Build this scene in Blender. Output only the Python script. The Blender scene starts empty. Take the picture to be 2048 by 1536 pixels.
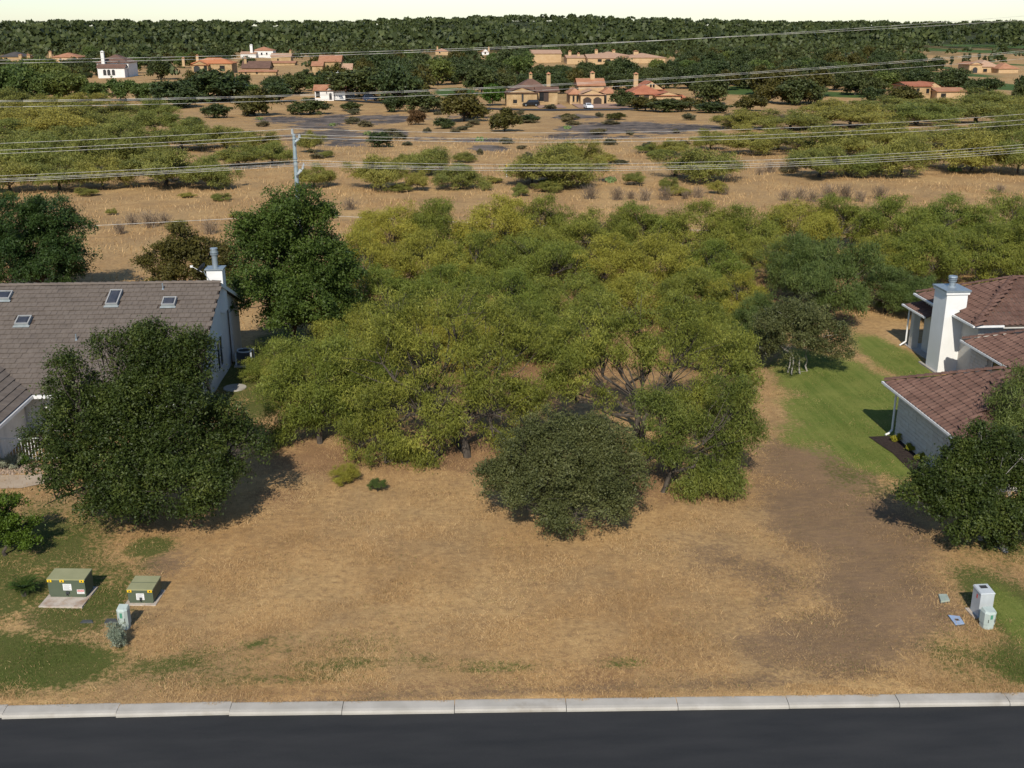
import bpy, math, random
import numpy as np
from mathutils import Vector

# ------------------------------------------------------------------ camera, world, sun, exposure
scn = bpy.context.scene
COL = scn.collection
CAM_H, FPX, HORIZON, YAW = 18.2, 2150.0, 58.0, math.radians(3.9)
PITCH = math.atan((768 - HORIZON) / FPX)
cd = bpy.data.cameras.new('camera'); cam = bpy.data.objects.new('camera', cd); COL.objects.link(cam)
cam.location = (0, 0, CAM_H)
cam.rotation_euler = (math.pi / 2 - PITCH, 0, -YAW)
cd.sensor_fit = 'HORIZONTAL'; cd.sensor_width = 36.0; cd.lens = 36.0 * FPX / 2048.0
cd.clip_start = 0.5; cd.clip_end = 12000
scn.camera = cam
SUN_AZ, SUN_EL = math.radians(10), math.radians(39)      # the way the shadows run; the sun is behind the camera
w = bpy.data.worlds.new('World'); scn.world = w; w.use_nodes = True
nt = w.node_tree; nt.nodes.clear()
sky = nt.nodes.new('ShaderNodeTexSky'); sky.sky_type = 'NISHITA'; sky.sun_disc = False
sky.sun_elevation = SUN_EL; sky.sun_rotation = math.pi + SUN_AZ
sky.air_density = 1.0; sky.dust_density = 0.3; sky.ozone_density = 4.0
bg = nt.nodes.new('ShaderNodeBackground'); bg.inputs['Strength'].default_value = 0.11
wo = nt.nodes.new('ShaderNodeOutputWorld')
nt.links.new(sky.outputs[0], bg.inputs[0]); nt.links.new(bg.outputs[0], wo.inputs[0])
sd = bpy.data.lights.new('sun', 'SUN'); sd.energy = 4.2; sd.angle = math.radians(0.53); sd.color = (1.0, 0.93, 0.82)
sun = bpy.data.objects.new('sun', sd); COL.objects.link(sun); sun.location = (-20, -60, 80)
sun.rotation_euler = Vector((math.sin(SUN_AZ) * math.cos(SUN_EL), math.cos(SUN_AZ) * math.cos(SUN_EL), -math.sin(SUN_EL))).to_track_quat('-Z', 'Y').to_euler()
scn.view_settings.view_transform = 'Standard'; scn.view_settings.look = 'None'
scn.view_settings.gamma = 1.0; scn.view_settings.use_curve_mapping = False
scn.view_settings.exposure = 0.27
scn.cycles.max_bounces = 6; scn.cycles.diffuse_bounces = 3; scn.cycles.transmission_bounces = 3

rng = np.random.default_rng(7); random.seed(7)

# ------------------------------------------------------------------ site survey: photo point -> metres
CF = np.array([math.sin(YAW) * math.cos(PITCH), math.cos(YAW) * math.cos(PITCH), -math.sin(PITCH)])
CR = np.array([math.cos(YAW), -math.sin(YAW), 0.0]); CU = np.cross(CR, CF); CO = np.array([0, 0, CAM_H])
def sm(a, b, x):
    t = np.clip((np.asarray(x, float) - a) / (b - a), 0, 1); return t * t * (3 - 2 * t)
def kerb_y(x): return 26.98 - 0.0465 * (np.asarray(x, float) + 12.47)
def H(x, y):
    x = np.asarray(x, float); y = np.asarray(y, float)
    z = -4.0 * sm(140, 330, y)
    z = z + (30 + 7 * np.sin(x / 420 + 1) + 4 * np.sin(x / 170)) * sm(900, 2900, y)
    z = z + 0.5 * np.sin(x / 31 + y / 47) * sm(130, 260, y) + 1.2 * np.sin(x / 83 - y / 120) * sm(300, 700, y)
    z = z - 0.35 * (1 - sm(-0.35, -0.2, y - kerb_y(x)))
    return z
def ray(x, y): return CF + (x - 1024) / FPX * CR + (768 - y) / FPX * CU
def site(x, y, z=None):
    d = ray(x, y)
    if z is not None: return CO + d * ((z - CAM_H) / d[2])
    t = np.geomspace(15, 9000, 3000); P = CO[None] + t[:, None] * d[None]
    k = np.argmax(P[:, 2] < H(P[:, 0], P[:, 1]))
    if k == 0: k = len(t) - 1
    p = P[k]; return np.array([p[0], p[1], float(H(p[0], p[1]))])
def mpp(P): return float((P - CO) @ CF) / FPX                # metres per photo pixel at a place
def top_h(P, x, y):                                          # height of something standing at P that reaches photo point x,y
    d = ray(x, y); D = math.hypot(P[0], P[1]); return CAM_H + d[2] * D / math.hypot(d[0], d[1]) - P[2]
def proj(P):
    q = np.asarray(P) - CO; zc = q @ CF; return 1024 + FPX * (q @ CR) / zc, 768 - FPX * (q @ CU) / zc

# ------------------------------------------------------------------ node helpers
class NT:
    def __init__(s, name):
        s.m = bpy.data.materials.new(name); s.m.use_nodes = True; s.t = s.m.node_tree; s.t.nodes.clear()
        s.out = s.n('ShaderNodeOutputMaterial')
    def n(s, ty, **kw):
        nd = s.t.nodes.new(ty)
        for k, v in kw.items(): setattr(nd, k, v)
        return nd
    def put(s, sock, v):
        if v is None: return
        if hasattr(v, 'is_output') or isinstance(v, bpy.types.NodeSocket): s.t.links.new(v, sock)
        elif isinstance(v, (tuple, list)) and len(v) == 3 and sock.type == 'RGBA': sock.default_value = (*v, 1)
        else: sock.default_value = v
    def coord(s, which='Object'): return s.n('ShaderNodeTexCoord').outputs[which]
    def pos(s): return s.n('ShaderNodeNewGeometry').outputs['Position']
    def attr(s, a, o='Color'): return s.n('ShaderNodeAttribute', attribute_name=a).outputs[o]
    def scale(s, v, xyz):
        m = s.n('ShaderNodeMapping'); s.put(m.inputs['Vector'], v); m.inputs['Scale'].default_value = xyz; return m.outputs[0]
    def noise(s, v, sc, det=4, rough=0.55):
        m = s.n('ShaderNodeTexNoise'); s.put(m.inputs['Vector'], v); m.inputs['Scale'].default_value = sc
        m.inputs['Detail'].default_value = det; m.inputs['Roughness'].default_value = rough; return m.outputs[0]
    def mr(s, v, a, b, c=0.0, d=1.0, smooth=False):
        m = s.n('ShaderNodeMapRange'); m.interpolation_type = 'SMOOTHSTEP' if smooth else 'LINEAR'
        s.put(m.inputs[0], v)
        for i, q in enumerate((a, b, c, d)): m.inputs[i + 1].default_value = q
        return m.outputs[0]
    def math(s, op, a, b=None):
        m = s.n('ShaderNodeMath', operation=op); s.put(m.inputs[0], a); s.put(m.inputs[1], b); return m.outputs[0]
    def mix(s, f, a, b, blend='MIX'):
        m = s.n('ShaderNodeMix', data_type='RGBA', blend_type=blend); s.put(m.inputs[0], f); s.put(m.inputs[6], a); s.put(m.inputs[7], b); return m.outputs[2]
    def sep(s, c):
        m = s.n('ShaderNodeSeparateColor'); s.put(m.inputs[0], c); return m.outputs
    def bump(s, h, st=0.3, dist=0.02):
        b = s.n('ShaderNodeBump'); s.put(b.inputs['Height'], h); b.inputs['Strength'].default_value = st; b.inputs['Distance'].default_value = dist; return b.outputs[0]
    def bsdf(s, col, rough=0.7, spec=0.3, metal=0.0, normal=None, trans=None):
        p = s.n('ShaderNodeBsdfPrincipled'); s.put(p.inputs['Base Color'], col); s.put(p.inputs['Roughness'], rough)
        p.inputs['Specular IOR Level'].default_value = spec; p.inputs['Metallic'].default_value = metal
        if normal is not None: s.put(p.inputs['Normal'], normal)
        o = p.outputs[0]
        if trans:
            tr = s.n('ShaderNodeBsdfTranslucent'); s.put(tr.inputs[0], col); mx = s.n('ShaderNodeMixShader'); mx.inputs[0].default_value = trans
            s.t.links.new(o, mx.inputs[1]); s.t.links.new(tr.outputs[0], mx.inputs[2]); o = mx.outputs[0]
        s.t.links.new(o, s.out.inputs[0]); return s.m

def surf(name, c1, c2, sc=3.0, rough=0.75, spec=0.3, metal=0.0, bump=0.2, fine=40.0, pos=False, c3=None, objvar=0.0):
    t = NT(name); v = t.pos() if pos else t.coord()
    a = t.noise(v, sc, 6); b = t.noise(v, fine, 3)
    col = t.mix(t.mr(a, 0.35, 0.65), c1, c2)
    if c3: col = t.mix(t.mr(t.noise(v, sc * 0.37, 5, 0.65), 0.55, 0.72), col, c3)
    col = t.mix(t.mr(b, 0.3, 0.7, 0.0, 0.25), col, tuple(x * 0.6 for x in c1))
    if objvar:
        r = t.n('ShaderNodeObjectInfo').outputs['Random']
        col = t.mix(t.mr(r, 0, 1, 0, objvar), col, tuple(x * 0.45 for x in c2))
    return t.bsdf(col, rough, spec, metal, t.bump(t.math('ADD', a, b), bump, 0.02) if bump else None)

def leafmat(name, dark, mid, lite, trans=0.3, patch=0.7, objvar=0.25, rough=0.55, spec=0.25):
    t = NT(name); v = t.coord(); tint = t.attr('tint', 'Fac')
    big = t.noise(v, patch, 3)
    f = t.math('ADD', t.math('MULTIPLY', tint, 0.55), t.math('MULTIPLY', t.mr(big, 0.3, 0.7), 0.45))
    col = t.mix(t.mr(f, 0.15, 0.6), dark, mid); col = t.mix(t.mr(f, 0.6, 1.0), col, lite)
    r = t.n('ShaderNodeObjectInfo').outputs['Random']
    col = t.mix(t.mr(r, 0.5, 1, 0, objvar), col, tuple(c * k for c, k in zip(lite, (1.25, 1.05, 0.75))))
    col = t.mix(t.mr(r, 0, 0.5, objvar * 1.3, 0), col, tuple(c * k for c, k in zip(mid, (0.66, 0.88, 0.85))))
    return t.bsdf(col, rough, spec, trans=trans)

M = {}
M['mesq'] = leafmat('mesquite_leaf', (0.074, 0.095, 0.015), (0.200, 0.214, 0.035), (0.42, 0.40, 0.074), trans=0.30, objvar=0.36)
M['mesq_g'] = leafmat('mesquite_leaf_green', (0.050, 0.078, 0.018), (0.112, 0.148, 0.036), (0.21, 0.24, 0.062), trans=0.32)
M['mesq_far'] = leafmat('mesquite_leaf_dry', (0.092, 0.108, 0.026), (0.225, 0.225, 0.050), (0.42, 0.39, 0.10), trans=0.30, objvar=0.34)
M['mesq_m'] = leafmat('mesquite_leaf_mid', (0.062, 0.088, 0.016), (0.155, 0.180, 0.034), (0.31, 0.315, 0.066), trans=0.36, objvar=0.0)
M['oak'] = leafmat('oak_leaf', (0.015, 0.026, 0.005), (0.046, 0.066, 0.011), (0.135, 0.155, 0.034), trans=0.18, objvar=0.0, patch=1.1)
M['grey'] = leafmat('greygreen_leaf', (0.042, 0.048, 0.014), (0.100, 0.106, 0.034), (0.200, 0.195, 0.072), trans=0.15, objvar=0.1)
M['ash'] = leafmat('ash_leaf', (0.022, 0.044, 0.008), (0.060, 0.098, 0.016), (0.125, 0.168, 0.034), trans=0.25, objvar=0.1)
M['pist'] = leafmat('pistache_leaf', (0.016, 0.036, 0.008), (0.038, 0.070, 0.014), (0.085, 0.120, 0.024), trans=0.2, objvar=0.05)
M['brownleaf'] = leafmat('autumn_leaf', (0.042, 0.042, 0.010), (0.090, 0.082, 0.018), (0.155, 0.125, 0.030), trans=0.2, objvar=0.1)
M['russet'] = leafmat('russet_leaf', (0.070, 0.040, 0.016), (0.115, 0.068, 0.030), (0.16, 0.10, 0.045), trans=0.2)
M['bright'] = leafmat('bright_leaf', (0.030, 0.062, 0.006), (0.065, 0.115, 0.012), (0.115, 0.175, 0.02), trans=0.25)
M['yellow'] = leafmat('yellow_flower_leaf', (0.10, 0.14, 0.02), (0.33, 0.30, 0.03), (0.62, 0.50, 0.03), trans=0.2)
M['sage'] = leafmat('sage_leaf', (0.13, 0.15, 0.10), (0.25, 0.27, 0.19), (0.42, 0.43, 0.33), trans=0.15)
M['faroak'] = leafmat('far_oak_leaf', (0.024, 0.036, 0.011), (0.054, 0.072, 0.021), (0.115, 0.128, 0.040), trans=0.12, patch=0.3, objvar=0.22)
M['greyscrub'] = leafmat('grey_scrub_leaf', (0.075, 0.065, 0.035), (0.135, 0.12, 0.06), (0.22, 0.19, 0.095), trans=0.15, objvar=0.3)
M['cactus'] = leafmat('cactus_pad', (0.10, 0.14, 0.05), (0.20, 0.24, 0.08), (0.36, 0.36, 0.12), trans=0.0)
M['bark'] = surf('bark', (0.055, 0.045, 0.036), (0.10, 0.085, 0.07), 6, 0.9, 0.1)
M['palebark'] = surf('pale_bark', (0.26, 0.24, 0.21), (0.38, 0.36, 0.32), 5, 0.9, 0.1)
M['twig'] = surf('dry_twig', (0.17, 0.125, 0.085), (0.25, 0.19, 0.13), 3, 0.9, 0.1)

# ------------------------------------------------------------------ mesh helpers
def tag(o, label=None, cat=None, group=None, kind=None):
    if label: o['label'] = label
    if cat: o['category'] = cat
    if group: o['group'] = group
    if kind: o['kind'] = kind
    return o
def link(name, data, parent=None, loc=None):
    o = bpy.data.objects.new(name, data); COL.objects.link(o)
    if parent is not None: o.parent = parent
    if loc is not None: o.location = loc
    return o
def empty(name, loc, label, cat, group=None, rz=0.0):
    o = link(name, None, None, [float(c) for c in loc]); o.rotation_euler.z = rz; o.empty_display_size = 0.3
    return tag(o, label, cat, group)
def np_mesh(name, V, Q, T=None, mats=(), tint=None, smooth=False, midx=None):
    V = np.asarray(V, np.float32); me = bpy.data.meshes.new(name)
    loops = []; starts = []; n = 0
    if Q is not None and len(Q):
        Q = np.asarray(Q, np.int32); loops.append(Q.ravel()); starts.append(np.arange(len(Q)) * 4); n = Q.size
    if T is not None and len(T):
        T = np.asarray(T, np.int32); loops.append(T.ravel()); starts.append(n + np.arange(len(T)) * 3)
    L = np.concatenate(loops); S = np.concatenate(starts).astype(np.int32)
    me.vertices.add(len(V)); me.vertices.foreach_set('co', V.ravel())
    me.loops.add(len(L)); me.loops.foreach_set('vertex_index', L)
    me.polygons.add(len(S)); me.polygons.foreach_set('loop_start', S)
    if midx is not None: me.polygons.foreach_set('material_index', np.asarray(midx, np.int32))
    if smooth: me.polygons.foreach_set('use_smooth', np.ones(len(S), bool))
    for m in mats: me.materials.append(M[m] if isinstance(m, str) else m)
    if tint is not None:
        a = me.attributes.new('tint', 'FLOAT', 'POINT'); a.data.foreach_set('value', np.asarray(tint, np.float32))
    me.update(calc_edges=True); return me
class MB:
    def __init__(s): s.v = []; s.f = []
    def poly(s, pts):
        b = len(s.v); s.v += [tuple(map(float, p)) for p in pts]; s.f.append(tuple(range(b, b + len(pts)))); return s
    def hexa(s, b, t):                                        # bottom ring, top ring (counter-clockwise)
        n = len(b); k = len(s.v); s.v += [tuple(map(float, p)) for p in list(b) + list(t)]
        s.f.append(tuple(range(k + n - 1, k - 1, -1))); s.f.append(tuple(range(k + n, k + 2 * n)))
        for i in range(n): j = (i + 1) % n; s.f.append((k + i, k + j, k + n + j, k + n + i))
        return s
    def box(s, x0, x1, y0, y1, z0, z1, taper=0.0):
        a = taper
        return s.hexa([(x0, y0, z0), (x1, y0, z0), (x1, y1, z0), (x0, y1, z0)], [(x0 + a, y0 + a, z1), (x1 - a, y0 + a, z1), (x1 - a, y1 - a, z1), (x0 + a, y1 - a, z1)])
    def tube(s, p0, p1, r0, r1, n=8):
        p0 = Vector(p0); p1 = Vector(p1); d = (p1 - p0).normalized(); u = d.orthogonal().normalized(); v = d.cross(u)
        ring = lambda p, r: [p + (u * math.cos(2 * math.pi * i / n) + v * math.sin(2 * math.pi * i / n)) * r for i in range(n)]
        return s.hexa(ring(p0, r0), ring(p1, r1))
    def path(s, pts, r, n=6):
        for a, b in zip(pts[:-1], pts[1:]): s.tube(a, b, r, r, n)
        return s
    def build(s, name, mat, parent=None, loc=None, smooth=False):
        me = bpy.data.meshes.new(name); me.from_pydata(s.v, [], s.f); me.materials.append(M[mat] if isinstance(mat, str) else mat)
        if smooth: me.polygons.foreach_set('use_smooth', np.ones(len(me.polygons), bool))
        me.update(); return link(name, me, parent, loc)

# ------------------------------------------------------------------ ground with its growth zones
def blobfield(X, Y, blobs):
    Z = np.zeros_like(X)
    lo_, hi_ = (0.05, 1.6) if blobs is THATCH or blobs is DIRT else (0.35, 1.45)
    for (px, py, rx, ry, s) in blobs:
        c = site(px, py); a = site(px, py + ry); yb = max(py - ry, 75); b = site(px, yb)
        wx = rx * mpp(c); wy = max(abs(b[1] - a[1]) / 2, 0.2); cy = (a[1] + b[1]) / 2
        d = np.sqrt(((X - c[0]) / wx) ** 2 + ((Y - cy) / wy) ** 2)
        Z = np.maximum(Z, s * (1 - sm(lo_, hi_, d)))
    return Z
GREEN = [(80, 1335, 190, 60, 1.0), (-60, 1330, 200, 75, 1.0), (20, 1110, 250, 110, 0.72), (170, 1205, 130, 90, 0.74), (300, 1095, 60, 26, 0.8), (60, 1190, 170, 90, 0.7), (400, 1330, 200, 50, 0.42), (600, 1300, 260, 40, 0.33), (1960, 1160, 90, 60, 0.5), (1950, 1330, 110, 60, 0.55),
         (505, 1290, 30, 12, 0.8), (1250, 1328, 60, 12, 0.6), (700, 1330, 220, 14, 0.5), (1000, 1335, 160, 12, 0.48), (330, 1330, 110, 22, 0.6), (520, 1365, 260, 14, 0.45),
         (560, 690, 80, 45, 0.72), (520, 800, 50, 60, 0.75), (480, 760, 60, 80, 0.75), (2040, 1240, 85, 130, 0.85), (2060, 1340, 110, 70, 0.75), (1900, 1290, 60, 40, 0.45), (2000, 1100, 110, 60, 0.5), (1740, 955, 110, 60, 0.5)]
LAWN = [(1690, 780, 130, 90, 1.0), (1730, 880, 120, 90, 1.0), (1660, 840, 90, 70, 0.85), (1800, 930, 90, 40, 0.8), (1790, 720, 60, 60, 0.9), (1620, 880, 70, 40, 0.7), (2060, 1260, 60, 110, 0.8)]
THATCH = [(1640, 950, 150, 80, 1.1), (1700, 1060, 180, 130, 1.1), (1770, 1200, 160, 110, 1.0), (1660, 1290, 230, 80, 0.95), (140, 1230, 200, 50, 0.7), (1420, 1110, 120, 60, 0.55), (1560, 1180, 120, 90, 0.6), (1024, 1385, 1300, 20, 0.6), (330, 1130, 70, 50, 0.6)]
DIRT = [(950, 900, 320, 70, 0.8), (1000, 760, 420, 110, 0.75), (1150, 640, 420, 90, 0.7), (1350, 960, 180, 60, 0.75), (640, 920, 140, 50, 0.8), (560, 1000, 90, 60, 0.5), (1560, 620, 160, 90, 0.7), (1250, 1330, 300, 50, 0.45), (900, 1370, 700, 18, 0.5), (800, 450, 180, 25, 0.4), (340, 560, 120, 60, 0.5), (1560, 760, 40, 30, 0.5)]
ROCK = [(650, 245, 70, 17, 1.0), (745, 238, 75, 11, 1.0), (650, 272, 75, 16, 1.0), (700, 285, 60, 9, 0.8), (770, 265, 45, 9, 0.9), (560, 240, 60, 9, 0.8), (980, 232, 60, 5, 0.9), (900, 234, 70, 5, 0.7), (1150, 233, 50, 8, 0.9), (860, 277, 70, 5, 0.7), (960, 281, 70, 5, 0.8), (975, 296, 50, 7, 0.9),
        (1200, 258, 85, 13, 1.0), (1290, 254, 90, 13, 1.0), (1370, 254, 70, 10, 1.0), (1150, 272, 80, 7, 0.9), (1260, 274, 60, 5, 0.7), (570, 274, 40, 4, 0.8)]
GOLF = [(915, 186, 50, 11, 1.0), (340, 176, 40, 9, 1.0), (300, 170, 40, 8, 0.7), (1950, 170, 90, 16, 1.0), (1900, 148, 60, 10, 1.0), (1850, 133, 40, 7, 0.9), (1800, 97, 120, 4, 1.0), (1950, 103, 120, 4, 0.9), (1520, 182, 140, 12, 0.8), (1960, 92, 150, 3, 0.9), (2030, 130, 50, 6, 0.9), (1690, 190, 60, 8, 0.8)]
xs_in = np.arange(-34, 40.01, 0.4); g_ = []; d_ = 0.4; x_ = 40.0
while x_ < 6500: d_ *= 1.065; x_ += d_; g_.append(x_)
g_ = np.array(g_); xs = np.concatenate([-(g_[::-1] - 6), xs_in, g_])
ys = [-400, -120, -40, 0, 12, 20]; y_ = 24.0; d_ = 0.38
while y_ < 72: ys.append(y_); y_ += 0.38
while y_ < 7000: ys.append(y_); d_ *= 1.022; y_ += d_
ys = np.array(ys); GX, GY = np.meshgrid(xs, ys); GZ = H(GX, GY)
GZ = GZ + (0.02 * np.sin(GX * 1.3 + 2 * np.sin(GY * .9)) * np.sin(GY * 1.1)) * (GY > kerb_y(GX) + 0.6) * (GY < 60)
nx, ny = len(xs), len(ys); idx = np.arange(nx * ny).reshape(ny, nx)
GQ = np.stack([idx[:-1, :-1], idx[:-1, 1:], idx[1:, 1:], idx[1:, :-1]], -1).reshape(-1, 4)
Z1 = [blobfield(GX, GY, b) for b in (GREEN, THATCH, ROCK)]; Z2 = [blobfield(GX, GY, b) for b in (LAWN, DIRT, GOLF)]
t = NT('ground'); p = t.pos(); z1 = t.sep(t.attr('zone_a')); z2 = t.sep(t.attr('zone_b'))
nb = t.noise(p, 0.12, 5); nm = t.noise(p, 0.55, 8, 0.66); nf = t.noise(p, 6.0, 5, 0.65); nv = t.noise(p, 26.0, 3, 0.6); ns = t.noise(t.scale(p, (1.2, 4.0, 1)), 1.4, 5, 0.6)
nfar = t.noise(t.scale(p, (0.035, 0.022, 1)), 1.0, 8, 0.7)
def zmask(z, amp=1.1, a=0.28, b=0.72):
    j = t.math('ADD', t.math('MULTIPLY', t.math('SUBTRACT', nm, 0.5), amp), t.math('MULTIPLY', t.math('SUBTRACT', nf, 0.5), amp * 1.1))
    return t.mr(t.math('ADD', z, j), a, b, smooth=True)
dry = t.mix(t.mr(nm, 0.32, 0.68), (0.50, 0.305, 0.130), (0.34, 0.200, 0.086))
dry = t.mix(t.mr(nb, 0.42, 0.62, 0, 0.7), dry, (0.58, 0.39, 0.18))
dry = t.mix(t.mr(nfar, 0.40, 0.66, 0, 0.55), dry, (0.40, 0.275, 0.135))
dry = t.mix(t.mr(ns, 0.5, 0.75, 0, 0.45), dry, (0.255, 0.158, 0.078))
nstr = t.noise(t.scale(p, (0.20, 0.13, 1)), 1.0, 8, 0.75)
dry = t.mix(t.mr(nstr, 0.46, 0.66, 0, 0.5), dry, (0.31, 0.21, 0.11)); dry = t.mix(t.mr(nstr, 0.30, 0.44, 0.4, 0), dry, (0.60, 0.40, 0.18))
thatch = t.mix(t.mr(nm, 0.35, 0.65), (0.27, 0.176, 0.102), (0.20, 0.134, 0.082)); nstr = t.noise(t.scale(p, (0.20, 0.13, 1)), 1.0, 8, 0.75)
dry = t.mix(t.mr(nstr, 0.46, 0.66, 0, 0.5), dry, (0.31, 0.21, 0.11)); dry = t.mix(t.mr(nstr, 0.30, 0.44, 0.4, 0), dry, (0.60, 0.40, 0.18))
thatch = t.mix(t.mr(ns, 0.45, 0.7, 0, 0.6), thatch, (0.33, 0.215, 0.105))
dirt = t.mix(t.mr(nm, 0.35, 0.65), (0.33, 0.195, 0.098), (0.235, 0.140, 0.075))
green = t.mix(t.mr(nm, 0.3, 0.7), (0.075, 0.105, 0.024), (0.130, 0.125, 0.042)); green = t.mix(t.mr(nf, 0.55, 0.75, 0, 0.5), green, (0.17, 0.125, 0.05))
lawn = t.mix(t.mr(nm, 0.35, 0.65), (0.105, 0.155, 0.030), (0.190, 0.210, 0.052))
stripe = t.noise(t.scale(p, (2.6, 0.10, 1)), 1.0, 3, 0.6); lawn = t.mix(t.mr(stripe, 0.42, 0.62, 0, 0.55), lawn, (0.215, 0.24, 0.062)); lawn = t.mix(t.mr(nf, 0.55, 0.75, 0, 0.4), lawn, (0.24, 0.21, 0.07))
golf = t.mix(nfar, (0.055, 0.105, 0.028), (0.09, 0.13, 0.04))
rn = t.noise(t.scale(p, (0.20, 0.15, 1)), 1.0, 8, 0.78); rs = t.noise(t.scale(p, (0.085, 0.06, 1)), 1.0, 8, 0.75)
rock = t.mix(t.mr(rn, 0.40, 0.60), (0.055, 0.049, 0.047), (0.215, 0.175, 0.145))
rock = t.mix(t.mr(nf, 0.62, 0.8), rock, (0.22, 0.15, 0.08))
nt_ = t.noise(p, 3.2, 6, 0.7); dry = t.mix(t.mr(nt_, 0.48, 0.66, 0, 0.75), dry, (0.26, 0.165, 0.085)); dry = t.mix(t.mr(nt_, 0.30, 0.45, 0.45, 0), dry, (0.66, 0.46, 0.22))
col = t.mix(zmask(z1[1]), dry, thatch); col = t.mix(zmask(z2[1]), col, dirt); col = t.mix(zmask(z1[0], 1.3), col, green)
col = t.mix(zmask(z2[0], 1.0), col, lawn); col = t.mix(t.math('MULTIPLY', t.mr(t.math('ADD', z1[2], t.math('ADD', t.math('MULTIPLY', t.math('SUBTRACT', nfar, 0.5), 1.5), t.math('MULTIPLY', t.math('ADD', t.math('SUBTRACT', rs, 0.5), t.math('MULTIPLY', t.math('SUBTRACT', nm, 0.5), 0.45)), 3.6))), 0.47, 0.55), t.mr(z1[2], 0.03, 0.15)), col, rock)
dist = t.n('ShaderNodeSeparateXYZ'); t.put(dist.inputs[0], p)
col = t.mix(t.mr(t.math('ADD', dist.outputs[1], t.math('MULTIPLY', t.math('SUBTRACT', nfar, 0.5), 900)), 950, 1250), col, (0.050, 0.058, 0.024))  # far ground goes dark olive: scrub colour with the wood's shade painted in
col = t.mix(t.mr(z2[2], 0.3, 0.6), col, golf)
col = t.mix(t.mr(nv, 0.3, 0.7, 0, 0.5), col, t.mix(1.0, col, (0.5, 0.47, 0.42), 'MULTIPLY'))
M['ground'] = t.bsdf(col, 0.95, 0.05, normal=t.bump(t.math('ADD', nf, nv), 0.6, 0.06))
gm = np_mesh('ground', np.stack([GX, GY, GZ], -1).reshape(-1, 3), GQ, mats=('ground',), smooth=True)
for nme, Z in (('zone_a', Z1), ('zone_b', Z2)):
    a = gm.attributes.new(nme, 'FLOAT_COLOR', 'POINT')
    a.data.foreach_set('color', np.stack([Z[0], Z[1], Z[2], np.ones_like(GX)], -1).astype(np.float32).ravel())
tag(link('ground', gm), 'dry straw coloured lot and scrubland running to wooded hills', kind='structure')

# ------------------------------------------------------------------ road and kerb
t = NT('asphalt'); p = t.pos(); a = t.noise(p, 60, 3, 0.7); b = t.noise(t.scale(p, (0.2, 1, 1)), 1.5, 5)
c = t.mix(t.mr(b, 0.3, 0.7), (0.017, 0.018, 0.019), (0.030, 0.030, 0.030)); c = t.mix(t.mr(a, 0.55, 0.72, 0, 0.6), c, (0.080, 0.078, 0.074))
M['asphalt'] = t.bsdf(c, 0.85, 0.3, normal=t.bump(a, 0.5, 0.01))
M['concrete'] = surf('concrete', (0.36, 0.335, 0.29), (0.44, 0.41, 0.36), 1.2, 0.9, 0.2, bump=0.15, fine=50, pos=True, c3=(0.24, 0.205, 0.16))
xr = np.linspace(-90, 90, 121); m = MB()
for a_, b_ in zip(xr[:-1], xr[1:]):
    ka, kb = float(kerb_y(a_)) - 0.40, float(kerb_y(b_)) - 0.40
    m.poly([(a_, ka - 9.5, -0.13), (b_, kb - 9.5, -0.13), (b_, kb, -0.115), (a_, ka, -0.115)])
tag(m.build('road', 'asphalt'), 'dark asphalt street along the front of the lot', kind='structure')
kerb = link('kerb', None, None, (0, float(kerb_y(0)), 0)); tag(kerb, 'pale concrete kerb strip with joints along the street', kind='structure')
kx = -12.47 - 3.16 * 10
kprof = [(0.0, -0.25), (0.0, 0.004), (-0.05, 0.012), (-0.34, 0.0), (-0.43, -0.02), (-0.47, -0.06), (-0.48, -0.25)]
kme = None; ang = math.atan(-0.0465)
for i in range(32):
    x0 = kx + i * 3.16
    if kme is None:
        mb = MB(); L = 3.145
        for (q0, q1) in zip(kprof[:-1], kprof[1:]): mb.poly([(0, q1[0], q1[1]), (L, q1[0], q1[1]), (L, q0[0], q0[1]), (0, q0[0], q0[1])])
        mb.poly([(0, *q) for q in kprof]); mb.poly([(L, *q) for q in kprof[::-1]])
        o = mb.build('kerb_segment', 'concrete', kerb); kme = o.data
    else: o = link('kerb_segment', kme, kerb)
    jit = rng.normal(0, 0.006)
    o.location = (x0, float(kerb_y(x0)) - float(kerb_y(0)) + jit, rng.normal(0, 0.004)); o.rotation_euler.z = ang + (0.02 * (1 if x0 < -9 else 0))

# ------------------------------------------------------------------ grass blades
def blades(name, X, Y, hgt, wid, lean, mat, label, cat):
    n = len(X); Z = H(X, Y) - 0.01; az = rng.uniform(0, 2 * np.pi, n); la = rng.uniform(0, 2 * np.pi, n); h_ = hgt * rng.uniform(0.5, 1.3, n); w_ = wid * rng.uniform(0.6, 1.4, n)
    l_ = lean * h_ * rng.uniform(0.2, 1.4, n)
    dx, dy = np.cos(az) * w_ / 2, np.sin(az) * w_ / 2
    V = np.stack([np.stack([X - dx, Y - dy, Z], -1), np.stack([X + dx, Y + dy, Z], -1), np.stack([X + np.cos(la) * l_, Y + np.sin(la) * l_, Z + h_], -1)], 1).reshape(-1, 3)
    me = np_mesh(name, V, None, np.arange(3 * n).reshape(n, 3), mats=(mat,), tint=np.repeat(rng.random(n), 3))
    return tag(link(name, me), label, cat, kind='stuff')
M['straw'] = leafmat('straw_blade', (0.31, 0.195, 0.09), (0.54, 0.355, 0.165), (0.72, 0.52, 0.27), trans=0.25, patch=0.25, objvar=0.0, rough=0.7, spec=0.15)
M['blade'] = leafmat('grass_blade', (0.066, 0.100, 0.020), (0.120, 0.160, 0.032), (0.25, 0.235, 0.080), trans=0.3, patch=0.3, objvar=0.0, rough=0.7, spec=0.15)
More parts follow.
